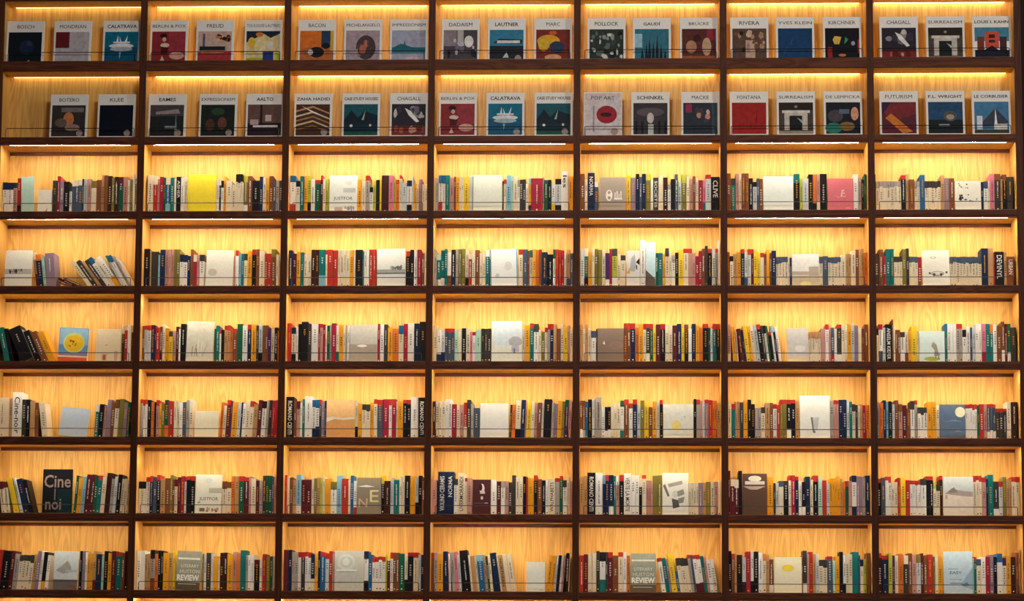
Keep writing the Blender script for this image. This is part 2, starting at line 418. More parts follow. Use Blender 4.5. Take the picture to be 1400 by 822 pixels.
# Each bay is read off from the left: colour@right-edge:height, ^top band, _bottom band, *n equal volumes,
# 'TITLE' lettering on the spine; lean=degrees tips what follows; gap@x leaves room (for a face-out cover).
BAYS = {
(2,0): (7, -22, 1315, """gap@-18 white@28:290^navy white@88:285^navy rose@125:285^charcoal red@158:330_chocolate gap@472
  charcoal@515:305 crimson@545:350 mauve@580:300 black@635:295 white@660:250^charcoal slate@760:310^cream*3 navy@775:320 silver@810:320 rose@850:320
  cream@900:300^olive brown@945:310 tan@975:360 brown@1010:355 chocolate@1050:350 olive@1075:330 chocolate@1115:340 green@1160:340^maroon
  rose@1205:340 white@1225:310 olive@1255:315 white@1312:370"""),
(2,1): (7, 52, 1368, """gap@68 cream@125:360 red@165:350^cream rose@185:320 crimson@225:340 green@245:330 blue@290:330^cream_sky teal@325:330 cream@345:320
  black@390:340'ASHER' white@420:330 cream@455:340 gap@732 white@757:310 charcoal@775:310^cream white@800:300^black amber@825:340 cream@880:300 cream@915:260
  cream@980:365^black*3 cream@990:280 olive@1030:345^lime_white brown@1072:345 black@1140:300 navy@1175:340 cream@1205:330 amber@1235:325
  brown@1272:345 slate@1300:300 grey@1330:300 slate@1360:300"""),
(2,2): (6.667, 68, 1333, """white@122:330^blue_red cream@160:280^black teal@200:325 amber@230:325 lime@262:330_black white@298:300 green@352:290^red
  maroon@372:330^red cream@398:300 lime@425:300 gap@690 amber@728:290 cream@762:280 grey@800:330^red white@830:220^black lime@858:280 black@892:290
  yellow@910:290 chocolate@975:330 pink@1018:330 lime@1040:300 orange@1072:290^red cream@1095:330^red silver@1140:260 white@1185:285^navy_black
  silver@1200:320 amber@1228:250 cream@1250:240 mauve@1280:295 cream@1330:250*2"""),
(2,3): (6.667, 58, 1333, """grey@95:310 white@128:330^blue_red white@155:330^blue teal@195:330 rose@235:310 brown@252:320 amber@285:310 cream@325:310*2
  yellow@375:310 silver@408:320 gap@680 black@692:275 cream@718:290^red sky@760:330 mint@780:320 cream@820:320 white@840:285^grey charcoal@895:290*2
  white@920:250 amber@945:300^sky_navy crimson@1050:300 rose@1062:310 green@1100:285 black@1130:285 white@1165:260_yellow silver@1220:295^black_black
  white@1285:365'les' amber@1328:320"""),
(2,4): (6.667, 62, 1335, """brown@100:340 cream@128:290 navy@192:350'NORMA' slate@225:265^white gap@482 yellow@522:325_amber mauve@568:305 navy@602:340^black
  slate@625:310 navy@660:340 olive@705:335^lime white@728:280 charcoal@775:305'SOCIETES' cream@820:330 chocolate@860:305 white@888:240^grey black@925:290
  slate@955:335 silver@985:270 olive@1030:335^lime cream@1060:315 rose@1090:290 brown@1112:315 cream@1140:300 crimson@1180:280 pink@1205:280_teal
  silver@1255:330^red black@1333:308'CLIVE'"""),
(2,5): (6.667, 68, 1355, """brown@105:340 teal@150:295^charcoal rose@180:340 cream@205:340 brown@240:340 brown@272:340 black@310:295 silver@345:260^black
  slate@370:295 brown@400:290 gap@685 black@740:335^teal lime@765:285 silver@820:290 black@860:330 orange@895:330_black rose@925:330_cream black@990:335
  gap@1230 white@1275:330 grey@1305:300 chocolate@1330:280 green@1350:330"""),
(2,6): (6.667, 48, 1333, """black@66:330 cream@300:265^grey*7 black@340:320^red tan@370:330 brown@420:280 cream@470:265^grey*2 blue@515:322
  cream@660:265^charcoal*5 tan@695:320 mauve@740:295 brown@785:290 gap@1027 navy@1050:255 white@1090:260^slate cream@1108:265 pink@1150:330
  charcoal@1205:330^brown tan@1222:280 black@1262:325^brown charcoal@1320:300"""),
(3,0): (7, -52, 1285, """gap@308 lean=-7 maroon@335:330^cream navy@385:310^orange mint@412:290 lean=-5 mauve@500:320 gap@652 lean=-66 brown@705:140 chocolate@760:190
  brown@820:190 lean=-36 cream@870:290 charcoal@925:290 tan@960:290 charcoal@1010:300 white@1060:330^blue cream@1095:310 white@1150:340_amber
  lean=-30 silver@1175:340^teal white@1210:340^blue grey@1240:330 white@1262:320"""),
(3,1): (6.667, 75, 1335, """black@128:345 tan@140:330 charcoal@205:320 sky@220:290 navy@268:340 rose@300:340 rose@325:340 rose@350:340 olive@375:340 olive@405:340
  white@440:290^navy white@472:290^navy navy@500:280 brown@528:340 crimson@560:290^cream rose@585:290 white@630:290^charcoal gap@898 rose@912:280
  white@940:330^red sky@965:300 teal@990:300 cream@1022:300^charcoal amber@1062:325 black@1100:340^red brown@1130:340 cream@1178:330 red@1205:300 red@1238:300
  brown@1282:340^olive cream@1332:290*2"""),
(3,2): (6.667, 72, 1342, """navy@108:330 maroon@145:300 amber@180:315 teal@212:310 cream@280:290*2 chocolate@318:335 chocolate@352:335 teal@412:335_sky cream@428:330^red
  red@478:335 red@525:330 cream@600:335*3 cream@635:320 amber@670:330 white@685:330 black@750:335 teal@765:320 white@810:330*2 red@875:335*2 gap@1147
  black@1185:320^red black@1222:335 white@1252:330 crimson@1290:335 brown@1318:300 cream@1340:300"""),
(3,3): (6.667, 68, 1340, """grey@92:335 teal@130:290^mint_white teal@165:330_white teal@190:340 white@225:310_brown black@265:335_navy grey@290:340 olive@355:340*2
  cream@385:335_black red@415:300^cream cream@445:330 brown@485:330 cream@540:300*2 teal@575:330^white gap@842 cream@880:335^red slate@925:335 brown@940:320
  cream@970:330^teal amber@1000:335 orange@1030:330 brown@1052:335^red navy@1105:310 black@1155:290 cream@1178:335^green_white red@1208:335 red@1232:330
  crimson@1255:325 cream@1278:300 tan@1312:335_slate slate@1338:300"""),
(3,4): (6.667, 62, 1330, """silver@100:340 teal@135:345^cream_black amber@170:310 cream@192:340 olive@225:340 olive@262:330 cream@292:335 purple@328:300_white crimson@352:340
  lime@400:340^charcoal_white cream@430:290 cream@475:280^charcoal gap@607 white@655:420 gap@748 green@770:300 teal@812:300 amber@835:290 cream@870:345^charcoal
  cream@895:310 white@925:280^grey black@955:305 yellow@1000:330 cream@1045:340^red rose@1078:340^red rose@1108:300 crimson@1140:270 crimson@1165:320 brown@1195:340
  charcoal@1220:365 black@1258:340^red silver@1290:340 grey@1312:340^red white@1330:420"""),
(3,5): (6.667, 55, 1340, """brown@80:310 cream@112:270^black tan@145:290 amber@182:310 navy@215:335^red white@245:310_slate silver@275:335^red maroon@300:335^red yellow@330:315
  yellow@360:310 cream@395:300^red brown@415:290 amber@445:330 brown@465:300 navy@505:320 cream@612:265^slate*4 cream@630:270 navy@648:255 gap@897
  cream@930:265^slate slate@980:270 cream@1095:262^slate*4 cream@1140:280 tan@1190:290*2 cream@1230:320 brown@1260:330 tan@1305:335*2 orange@1338:300"""),
(3,6): (6.667, 55, 1345, """charcoal@92:290 brown@135:330 crimson@158:270 teal@200:335 teal@232:335 cream@308:265^charcoal*3 olive@345:335 charcoal@372:340 cream@452:265^slate*3
  crimson@485:260_brown gap@745 cream@1030:262^slate*10 navy@1090:340 tan@1140:340 red@1150:300 black@1235:308'DEVINYL' tan@1260:300 brown@1330:262'URBAN'"""),
(4,0): (7, -62, 1275, """lean=-12 teal@-10:330 black@30:320 lean=-24 black@165:330 grey@235:340 black@310:310 brown@375:300 amber@445:300 lean=0 gap@1143 charcoal@1170:350^cream
  red@1200:300 white@1235:350 brown@1270:280"""),
(4,1): (6.667, 80, 1340, """brown@100:325 silver@160:330^red*2 navy@195:335^maroon purple@205:330 red@240:310 brown@265:320_maroon cream@290:340 amber@325:305 yellow@360:275^charcoal
  rose@388:280 maroon@415:320 white@430:300 black@478:345 gap@738 green@752:300 teal@785:330 white@800:300^red black@830:290 tan@885:330^red*2 orange@905:300
  brown@945:300^red green@995:345 white@1040:330 navy@1075:340^red amber@1120:340 charcoal@1140:330 silver@1175:340_black brown@1225:330*2 purple@1255:300
  cream@1285:300 black@1315:310 orange@1335:280"""),
(4,2): (6.667, 72, 1343, """red@110:350 cream@150:310^navy_black white@170:320 black@200:345 black@260:365 charcoal@292:345 white@355:345 crimson@372:345 rose@398:345^red
  crimson@420:340 cream@435:330 green@460:330 grey@478:340 crimson@520:350 cream@545:330_teal amber@585:335 cream@605:330 grey@620:330 white@642:330 gap@898 crimson@920:345
  white@955:340 charcoal@990:340 amber@1035:310 orange@1090:300 cream@1135:330^blue crimson@1172:345 white@1230:350 navy@1280:350 black@1340:365"""),
(4,3): (6.667, 57, 1333, """cream@92:330 white@128:290_navy white@162:290_navy slate@252:300^red*3 mint@285:290 cream@318:290 black@358:305 cream@395:300 pink@415:270
  white@445:270^red mint@495:290 charcoal@585:300*3 gap@873 silver@892:300 amber@940:330 teal@975:350^red white@1020:345^charcoal cream@1045:290 olive@1075:270
  cream@1100:310^red grey@1125:345^red navy@1155:345^red tan@1185:340 brown@1220:300 cream@1248:340 yellow@1285:320 rose@1305:330 cream@1330:300"""),
(4,4): (6.667, 58, 1333, """tan@85:340 cream@105:300 tan@130:340 cream@160:300 white@205:280^slate charcoal@216:300 gap@458 brown@490:350^red brown@520:350^red navy@562:350^red
  orange@592:310 amber@635:340 cream@662:345^red charcoal@695:345^red_white green@725:345^red yellow@750:310 maroon@790:340 black@835:345^red cream@900:330*2 maroon@940:330
  navy@982:345 yellow@1008:310 charcoal@1045:340^brown_black white@1075:300 navy@1112:345 amber@1145:330 orange@1175:310 black@1225:345^red green@1245:310
  silver@1265:300 teal@1295:345^red black@1333:345^red"""),
(4,5): (6.667, 50, 1343, """rose@80:340_cream lean=-4 amber@115:320 tan@135:300 cream@155:280 lean=-7 maroon@195:300 navy@230:290 yellow@265:330 amber@295:320 cream@325:330 silver@360:330
  black@395:340^red charcoal@420:330 white@440:330^black green@460:330 black@485:270^red white@505:330^sky black@525:270 white@550:320 lean=0 gap@802 cream@905:270^tan*4
  rose@950:300 white@980:340^red rose@1000:330 slate@1030:310_red white@1055:300 charcoal@1098:340^red_white cream@1150:330*2 amber@1185:340 silver@1215:345 mauve@1250:330
  cream@1280:310 brown@1305:300 brown@1342:340"""),
(4,6): (6.667, 60, 1355, """cream@88:300^black white@125:340^crimson_slate silver@152:310 black@212:342'ANSELM~KIEFER' brown@225:385 cream@240:310 brown@288:290*2 white@330:270^charcoal
  cream@362:280_brown amber@388:270 yellow@440:325 cream@455:270 gap@695 teal@718:345^blue white@800:340*3 grey@855:345^red*2 white@890:290^black white@925:320 slate@945:310
  silver@975:320 white@1030:345*2 pink@1070:345_crimson teal@1105:345 teal@1135:340^orange white@1168:340 brown@1212:325 brown@1240:365_white maroon@1265:345 green@1295:345_white
  charcoal@1343:310"""),
(5,0): (7, -82, 1255, """cream@48:380 tan@80:370 white@175:430'Cine-noir' charcoal@215:360 black@255:360 tan@300:350 brown@335:330 lean=-7 cream@395:330 lean=0 gap@880 lean=3 teal@915:310^white
  black@960:315 rose@985:300 mauve@1030:360 brown@1065:330 cream@1105:360^brown olive@1150:365 mauve@1185:330 green@1215:335 black@1235:400"""),
(5,1): (6.667, 62, 1330, """grey@85:345^red white@128:345^red*2 black@160:340 orange@190:320 black@205:320 rose@235:340^red amber@255:310 olive@285:310 green@320:340^charcoal_orange red@370:330
  cream@420:330*2 white@450:320 slate@480:320 grey@510:340 cream@545:345 gap@785 lean=3 orange@812:320 cream@838:290 maroon@875:340^red purple@890:330 amber@940:320 silver@970:310 navy@985:320
  white@1015:310 cream@1050:340 cream@1085:330^red tan@1125:300 maroon@1160:340 white@1200:330^black grey@1225:340 charcoal@1250:340 crimson@1310:340*2"""),
(5,2): (6.667, 62, 1335, """black@132:370'ROMANO~CENTI' brown@158:330 rose@190:330^maroon white@210:320 teal@232:350 white@300:375 white@365:345^blue_navy*2 charcoal@385:345^red mauve@415:330
  navy@430:335 gap@692 cream@720:330_black amber@758:310 cream@830:300^charcoal*2 amber@862:320 cream@895:350^red slate@945:345^red crimson@1000:350 white@1028:350^red
  crimson@1068:350^red cream@1080:330 amber@1130:330 black@1165:345^red black@1200:345^red white@1268:370 black@1333:365'ROMANO~CENTI'"""),
(5,3): (6.667, 48, 1330, """chocolate@75:330 cream@165:330*3 white@225:350*2 crimson@270:305 cream@300:300 rose@335:300 red@365:320_cream charcoal@400:345 grey@425:310 slate@478:270
  gap@748 lean=2 charcoal@770:300 orange@802:300 cream@850:340_black navy@890:345 rose@905:330 yellow@945:320 cream@975:330 rose@1000:310 brown@1040:320 white@1060:330 black@1130:350
  grey@1155:320 mauve@1185:310 amber@1225:335 olive@1250:330 purple@1283:345^green rose@1312:340"""),
(5,4): (6.667, 50, 1335, """brown@100:340_white*2 blue@125:330 black@162:350 white@190:350 grey@250:370 white@280:285 black@335:280_white*2 cream@420:310*3 white@455:340^green_teal
  brown@500:350^red white@535:315^red navy@575:350^red silver@605:290 olive@640:340 yellow@680:335 brown@715:280 amber@752:330 silver@780:330 black@810:345^red gap@1090
  black@1115:355 grey@1148:350^red rose@1170:340 silver@1190:330 mauve@1225:350^red red@1260:345 orange@1300:340*2 tan@1333:320"""),
(5,5): (6.667, 47, 1345, """cream@80:310 teal@115:310^red tan@160:335*2 charcoal@192:325 amber@232:340 black@265:350 black@298:310 grey@355:270*2 cream@392:280^charcoal tan@435:320
  brown@465:320 white@500:310^red red@528:300 olive@590:350^red*2 black@630:350^red_white black@670:350^red tan@705:340 gap@988 grey@1020:340 rose@1068:345^red*2 navy@1140:350*2
  silver@1165:345 teal@1190:330 cream@1220:310^charcoal charcoal@1240:300 cream@1262:290 tan@1285:310 crimson@1312:300 orange@1345:300"""),
(5,6): (6.667, 60, 1365, """grey@90:330 orange@122:320 navy@150:345 sky@172:330 black@205:335 silver@230:310 brown@265:345 rose@300:310^brown maroon@340:300 brown@375:270 white@412:340^charcoal
  grey@440:345^red white@528:280^charcoal*3 amber@570:330 amber@610:330 cream@640:300 gap@878 white@985:310^red*5 green@1005:300 red@1045:310 rose@1075:310 slate@1155:310^red_white*3
  charcoal@1255:270^red*3 cream@1295:335 chocolate@1355:330"""),
(6,0): (7, -102, 1235, """gap@-60 lean=-7 chocolate@-10:280 cream@70:300^maroon*2 lean=-14 yellow@125:340 olive@155:340 silver@200:340 navy@255:330 black@300:320 lean=0 gap@675 lean=4 green@700:360 amber@745:340
  sky@775:350 maroon@825:370 maroon@860:370 green@890:360 teal@930:360^red cream@970:350 chocolate@1020:385 grey@1050:330 silver@1080:350 black@1120:370 cream@1200:330*3"""),
(6,1): (6.667, 55, 1330, """cream@122:290^black white@158:330^red navy@188:340^red slate@222:330 black@255:350^red tan@300:310 brown@345:320 olive@365:350 brown@385:310 cream@412:310^maroon
  maroon@445:330 crimson@475:340 white@495:290 black@570:340^red*2 gap@822 cream@905:290^brown*2 orange@935:340 tan@975:340 green@1020:340^red maroon@1065:330^red rose@1085:340 cream@1130:320
  maroon@1160:300 grey@1190:300 charcoal@1220:345 green@1275:345*2 slate@1295:330 rose@1325:340"""),
(6,2): (6.667, 60, 1338, """red@80:350 cream@105:340 brown@135:330 tan@165:310 sky@210:355_white maroon@255:310 maroon@305:310 cream@330:330 olive@355:320 tan@385:330 lime@405:320 cream@430:340
  amber@480:320 white@535:290^olive sky@580:350 red@640:320 cream@660:310 blue@690:350 white@718:300_red gap@942 black@970:350^yellow chocolate@1025:300 silver@1055:330 teal@1105:310
  cream@1155:340*2 black@1202:350 amber@1252:340 silver@1280:330_black black@1312:350 brown@1337:300"""),
(6,3): (6.667, 50, 1338, """rose@95:310 gap@108 navy@185:385'<VIOLINO~CERAMIS' navy@255:385'<NORMA' white@290:320^charcoal cream@355:375'<LIVERMORANDI' cream@375:330^red rose@418:330 gap@592 white@645:315
  maroon@685:300 white@720:300^grey rose@755:300 charcoal@785:290 charcoal@820:355 cream@885:340*2 black@915:345 red@930:340 amber@985:330 black@1018:355^red brown@1058:320 black@1092:310
  white@1120:310 cream@1178:325'<WALPHABETS' grey@1220:330^red green@1250:350^red white@1285:310^charcoal cream@1310:340 rose@1335:300"""),
(6,4): (6.667, 48, 1333, """tan@85:340 tan@120:350 black@192:380'ROMANO~CENTI' white@258:380 navy@285:360^sky navy@315:360^red navy@360:360_white teal@380:350 rose@412:350^white black@452:360^red
  white@520:375'VERTE~LA~MORTE' white@590:360*2 black@618:330^cream cream@655:360^red rose@715:310*3 olive@798:355*2 gap@1042 cream@1130:290*4 mauve@1170:290 tan@1200:290 olive@1240:300
  cream@1275:300 rose@1305:300 cream@1333:310"""),
(6,5): (6.667, 52, 1350, """maroon@75:400 maroon@150:320^cream*2 black@183:400 gap@412 amber@470:345 charcoal@490:290 silver@518:290 cream@562:310^slate black@608:310^charcoal cream@635:360^red
  crimson@668:360^red navy@700:350^red white@730:310 black@762:300_white navy@805:350 cream@832:320 black@878:360^red mint@915:340 red@955:315 silver@982:290 amber@1050:335*3 amber@1080:350
  tan@1100:330 orange@1125:300 green@1155:310^red rose@1185:310 white@1228:360^navy_navy mauve@1280:350*2 grey@1308:340 navy@1350:360"""),
(6,6): (6.667, 70, 1378, """black@105:330^red slate@145:340 white@200:350^red*2 cream@258:300*2 red@285:340 yellow@332:340 red@372:320 white@470:315^red*4 white@520:330^charcoal black@555:355^red
  black@585:355^red cream@612:300^lime cream@645:280^charcoal chocolate@672:360^red gap@953 cream@1030:360^red*3 rose@1070:345^crimson navy@1085:330 teal@1135:370 charcoal@1185:310_white
  silver@1220:310^red olive@1255:350 tan@1300:330*2 cream@1335:350^red cream@1375:350^red"""),
(7,0): (7, -122, 1215, """gap@-100 lean=5 red@-30:380 black@50:370 maroon@85:370 grey@130:340 cream@270:330^charcoal*4 tan@300:340 mauve@335:370 white@360:370 black@400:360_amber white@430:330 lean=0 gap@728
  lean=1 black@752:370 mauve@785:370 white@805:360 amber@858:350*2 tan@888:370_maroon navy@938:340 mint@962:330 black@1000:370 amber@1035:350 maroon@1075:370 teal@1130:360^red brown@1160:350 chocolate@1200:370"""),
(7,1): (6.667, 55, 1335, """white@130:360*2 tan@180:330*2 grey@220:365^black_brown orange@250:330 black@298:360*2 amber@350:340 tan@385:340 yellow@410:360 gap@655 olive@670:330 white@692:330 charcoal@735:340
  silver@758:330 amber@800:310 cream@818:290 chocolate@885:340*2 amber@935:330 rose@968:350 orange@1003:330 teal@1055:365 grey@1075:320 white@1130:320*2 black@1180:280^maroon cream@1205:300
  red@1240:330 olive@1275:310 green@1300:310 grey@1333:310"""),
(7,2): (6.667, 52, 1338, """maroon@95:370 navy@128:370 grey@185:350*2 white@215:350^red charcoal@250:350^red white@305:350^red*2 navy@340:330_cream amber@368:340 navy@390:360 blue@435:350^red
  silver@470:340^red red@500:360 rose@518:340 gap@788 white@830:360^navy_black blue@865:330 white@985:310^red*4 lime@1000:330 maroon@1030:330^yellow white@1055:350^red brown@1110:350*2
  green@1160:340 cream@1190:340_black black@1240:350^red cream@1285:350^red silver@1310:330 navy@1337:330"""),
(7,3): (6.667, 50, 1340, """brown@78:350^red grey@110:350 amber@160:340 lean=-2 navy@200:360 crimson@218:350 white@235:340 lean=-4 grey@270:350 pink@310:360 silver@335:330 lean=-6 black@410:370 cream@440:330
  tan@480:320 cream@500:320 blue@555:330^sky tan@580:330 green@600:320 cream@625:330 lean=-8 navy@680:350 cream@705:340 tan@745:330'NORTHERN' cream@830:340*2 lean=0 gap@1100 lean=5
  amber@1140:330 amber@1170:320 silver@1190:330 black@1215:330 white@1235:330 rose@1255:330 lean=2 black@1285:350 cream@1310:350"""),
(7,4): (6.667, 50, 1337, """red@90:330 maroon@128:340 cream@205:350*2 charcoal@235:370 white@290:360^black_teal charcoal@310:360 maroon@355:360^red brown@405:330 cream@450:360^red white@480:360
  orange@512:330 gap@800 lean=-8 white@840:310^red teal@875:310 mauve@895:300 yellow@945:350 blue@970:190 cream@1075:310^charcoal*3 grey@1100:340^red slate@1120:340 white@1190:340^red_maroon*2
  teal@1220:330 rose@1240:320 white@1310:300*2"""),
(7,5): (6.667, 52, 1360, """black@82:375 brown@110:350^red tan@130:350 black@180:340^chocolate silver@215:320_chocolate crimson@258:370^red white@288:370_black black@330:370 white@370:360 cream@400:350^orange
  tan@430:340 brown@468:300_white gap@728 brown@738:340 charcoal@775:380_white rose@795:350 red@830:370 tan@855:350 silver@885:350 cream@960:300^charcoal*2 slate@1010:330^crimson mint@1035:290
  amber@1072:330 black@1105:370 white@1130:340_black cream@1190:350*2 teal@1250:370 slate@1262:340 cream@1290:300^navy lime@1320:310 brown@1355:360"""),
(7,6): (6.667, 77, 1388, """chocolate@110:360^red navy@172:340^red lime@208:360 purple@232:340 cream@262:340 orange@312:355 charcoal@355:340^cream brown@390:360 rose@430:350 silver@470:350^olive
  maroon@495:360 brown@530:340 red@580:350 olive@600:330 cream@628:340 amber@668:330 gap@943 mint@955:320 teal@978:330^red cream@1020:310^slate white@1060:330 crimson@1100:330 mauve@1135:350
  black@1165:330 white@1215:360^blue cream@1250:320^purple amber@1292:340 chocolate@1335:330 brown@1362:370 tan@1385:390"""),
}

MM_PER_PX = 0.00499
SIGHT = {2: 0.20, 3: 0.17, 4: 0.135, 5: 0.10, 6: 0.07, 7: 0.035}     # how steeply each shelf is seen from below

def parse(text):
    """-> list of dicts in data units (x0, x1, h, lean, colour, top, bottom, title) and gaps"""
    out = []; x = None; lean = 0.0
    for tok in text.split():
        if tok.startswith('lean='): lean = float(tok[5:]); continue
        title = None
        if "'" in tok: tok, title = tok.split("'")[:2]; title = title.replace('~', ' ')
        n = 1
        if '*' in tok: tok, k = tok.split('*'); n = int(k)
        top = bot = None
        if '_' in tok: tok, bot = tok.split('_')
        if '^' in tok: tok, top = tok.split('^')
        c, rest = tok.split('@')
        if ':' in rest: e, h = rest.split(':'); h = float(h)
        else: e, h = rest, 335.0
        e = float(e)
        out.append(dict(c=c, x1=e, h=h, n=n, top=top, bot=bot, lean=lean, title=title))
    return out

def layout(key):
    """places a bay's volumes side by side; returns solid books in metres relative to the bay's inner left"""
    scale, xl, xr, text = BAYS[key]
    k = INW/(xr-xl); kz = MM_PER_PX/scale
    rng = random.Random(key[0]*31+key[1]*7)
    books = []; x = xl; prev = None; order = 0
    for t in parse(text):
        if t['c'] == 'gap':
            x = max(x, t['x1']) if t['x1'] > x else x
            x = t['x1']; prev = None
            continue
        a = math.radians(t['lean'])
        span = max(6.0, t['x1']-x)/t['n']
        for i in range(t['n']):
            w = span*k*math.cos(a) - 0.0006
            h = t['h']*kz + 0.078*SIGHT[key[0]]
            if t['n'] > 1: h += rng.uniform(-0.002, 0.002)
            bx = (x-xl)*k                                  # base left, metres
            foot = bx if a <= 0 else bx + w/math.cos(a)*1.0
            b = dict(c=t['c'], w=w, h=h, a=a, top=t['top'], bot=t['bot'], title=t['title'], px=foot,
                     y=0.078+rng.uniform(-0.004, 0.006), d=min(0.16, max(0.11, h*rng.uniform(0.60, 0.72))), seed=rng.random())
            if prev is not None:
                push = clearance(prev, b)
                b['px'] += push; x += push/k
            books.append(b); prev = b
            x += span
    # keep the run inside its bay
    over = max((max(p[0] for p in corners(b)) for b in books), default=0) - (INW-0.0015)
    if over > 0:
        tail = []
        for b in reversed(books):
            tail.append(b)
            i = books.index(b)
            if i == 0: break
            pv = books[i-1]
            free = min(p[0] for p in corners(b)) - max(p[0] for p in corners(pv))
            if free > over+0.002: break
        for b in tail: b['px'] -= over
    under = 0.0015 - min(min(p[0] for p in corners(b)) for b in books[:1])
    if under > 0:
        books[0]['px'] += under
        for pv, b in zip(books, books[1:]):
            push = clearance(pv, b)
            if push <= 0.0: break
            b['px'] += push
    return books

def corners(b):
    s = -1 if b['a'] > 0 else 1
    ca, sa = math.cos(b['a']), math.sin(b['a'])
    return [(b['px'] + x*ca + z*sa, -x*sa + z*ca) for x, z in ((0, 0), (s*b['w'], 0), (s*b['w'], b['h']), (0, b['h']))]

def clearance(p, b):
    """how far b must move right so that it does not cut into p"""
    def side(bk, right):
        cs = corners(bk)
        if bk['a'] > 0: lo, hi = ((cs[0], cs[3]) if right else (cs[1], cs[2]))
        else: lo, hi = ((cs[1], cs[2]) if right else (cs[0], cs[3]))
        return lo, hi
    def at(seg, z):
        (x0, z0), (x1, z1) = seg
        if abs(z1-z0) < 1e-6: return x0
        f = max(0, min(1, (z-z0)/(z1-z0)))
        return x0 + f*(x1-x0)
    R, L = side(p, True), side(b, False)
    zt = min(R[1][1], L[1][1])
    need = 0.0
    for z in (0.0, zt*0.5, zt):
        need = max(need, at(R, z) - at(L, z) + 0.0004)
    return max(0.0, need)

def zones_of(b):
    h = b['h']; z = [0.0]; cs = []
    lo = h*(0.22 + 0.12*b['seed']) if b['bot'] else 0
    hi = h*(1 - (0.09 + 0.07*b['seed'] if b['top'] in ('red', 'crimson') else 0.16 + 0.08*b['seed'])) if b['top'] else h
    out = []
    if lo: out.append((0.0, lo, C(b['bot'])))
    out.append((lo, hi, C(b['c'])))
    if hi < h: out.append((hi, h, C(b['top'])))
    return out

COLOUR_WORDS = dict(navy='dark navy', slate='slate blue', lime='lime green', mint='pale mint', rose='dusty pink', tan='light tan',
                    amber='amber yellow', chocolate='dark brown', sky='light blue', silver='silver grey', mauve='greyish mauve', cream='cream')
ORD = ['first', 'second', 'third', 'fourth', 'fifth', 'sixth', 'seventh', 'eighth', 'ninth', 'tenth', 'eleventh', 'twelfth', 'thirteenth',
       'fourteenth', 'fifteenth', 'sixteenth', 'seventeenth', 'eighteenth', 'nineteenth', 'twentieth', 'twenty-first', 'twenty-second',
       'twenty-third', 'twenty-fourth', 'twenty-fifth', 'twenty-sixth', 'twenty-seventh', 'twenty-eighth', 'twenty-ninth', 'thirtieth',
       'thirty-first', 'thirty-second', 'thirty-third', 'thirty-fourth']

# ------------------------------------------------------------------ books shown by their front covers
# primitives on a cover, in unit coordinates (u to the right, v up)
def Rc(u0, v0, u1, v1, c): return ('P', [(u0, v0), (u1, v0), (u1, v1), (u0, v1)], c)
def El(cu, cv, ru, rv, c, n=18): return ('P', [(cu+ru*math.cos(2*math.pi*i/n), cv+rv*math.sin(2*math.pi*i/n)) for i in range(n)], c)
def Po(pts, c): return ('P', pts, c)
def Gr(u0, v0, u1, v1, a, b):
    """a flat printed field between two inks"""
    return Rc(u0, v0, u1, v1, ''.join('%02x' % ((int(a[i:i+2], 16)+int(b[i:i+2], 16))//2) for i in (0, 2, 4)))
def Tx(s, cu, cv, w, h, c, bold=0.0): return ('T', s, cu, cv, w, h, c, bold)
def Blobs(seed, u0, v0, u1, v1, cols, n, s=0.12):
    """scattered brushy shapes standing in for a busy picture"""
    rng = random.Random(seed); out = []
    for i in range(n):
        ru, rv = s*rng.uniform(0.4, 1.2), s*rng.uniform(0.4, 1.2)
        cu = rng.uniform(u0+ru, max(u0+ru, u1-ru)); cv = rng.uniform(v0+rv, max(v0+rv, v1-rv))
        k = rng.randint(5, 8); ph = rng.random()*6
        out.append(('P', [(cu+ru*rng.uniform(.6, 1)*math.cos(2*math.pi*j/k+ph), cv+rv*rng.uniform(.6, 1)*math.sin(2*math.pi*j/k+ph)) for j in range(k)], rng.choice(cols)))
    return out

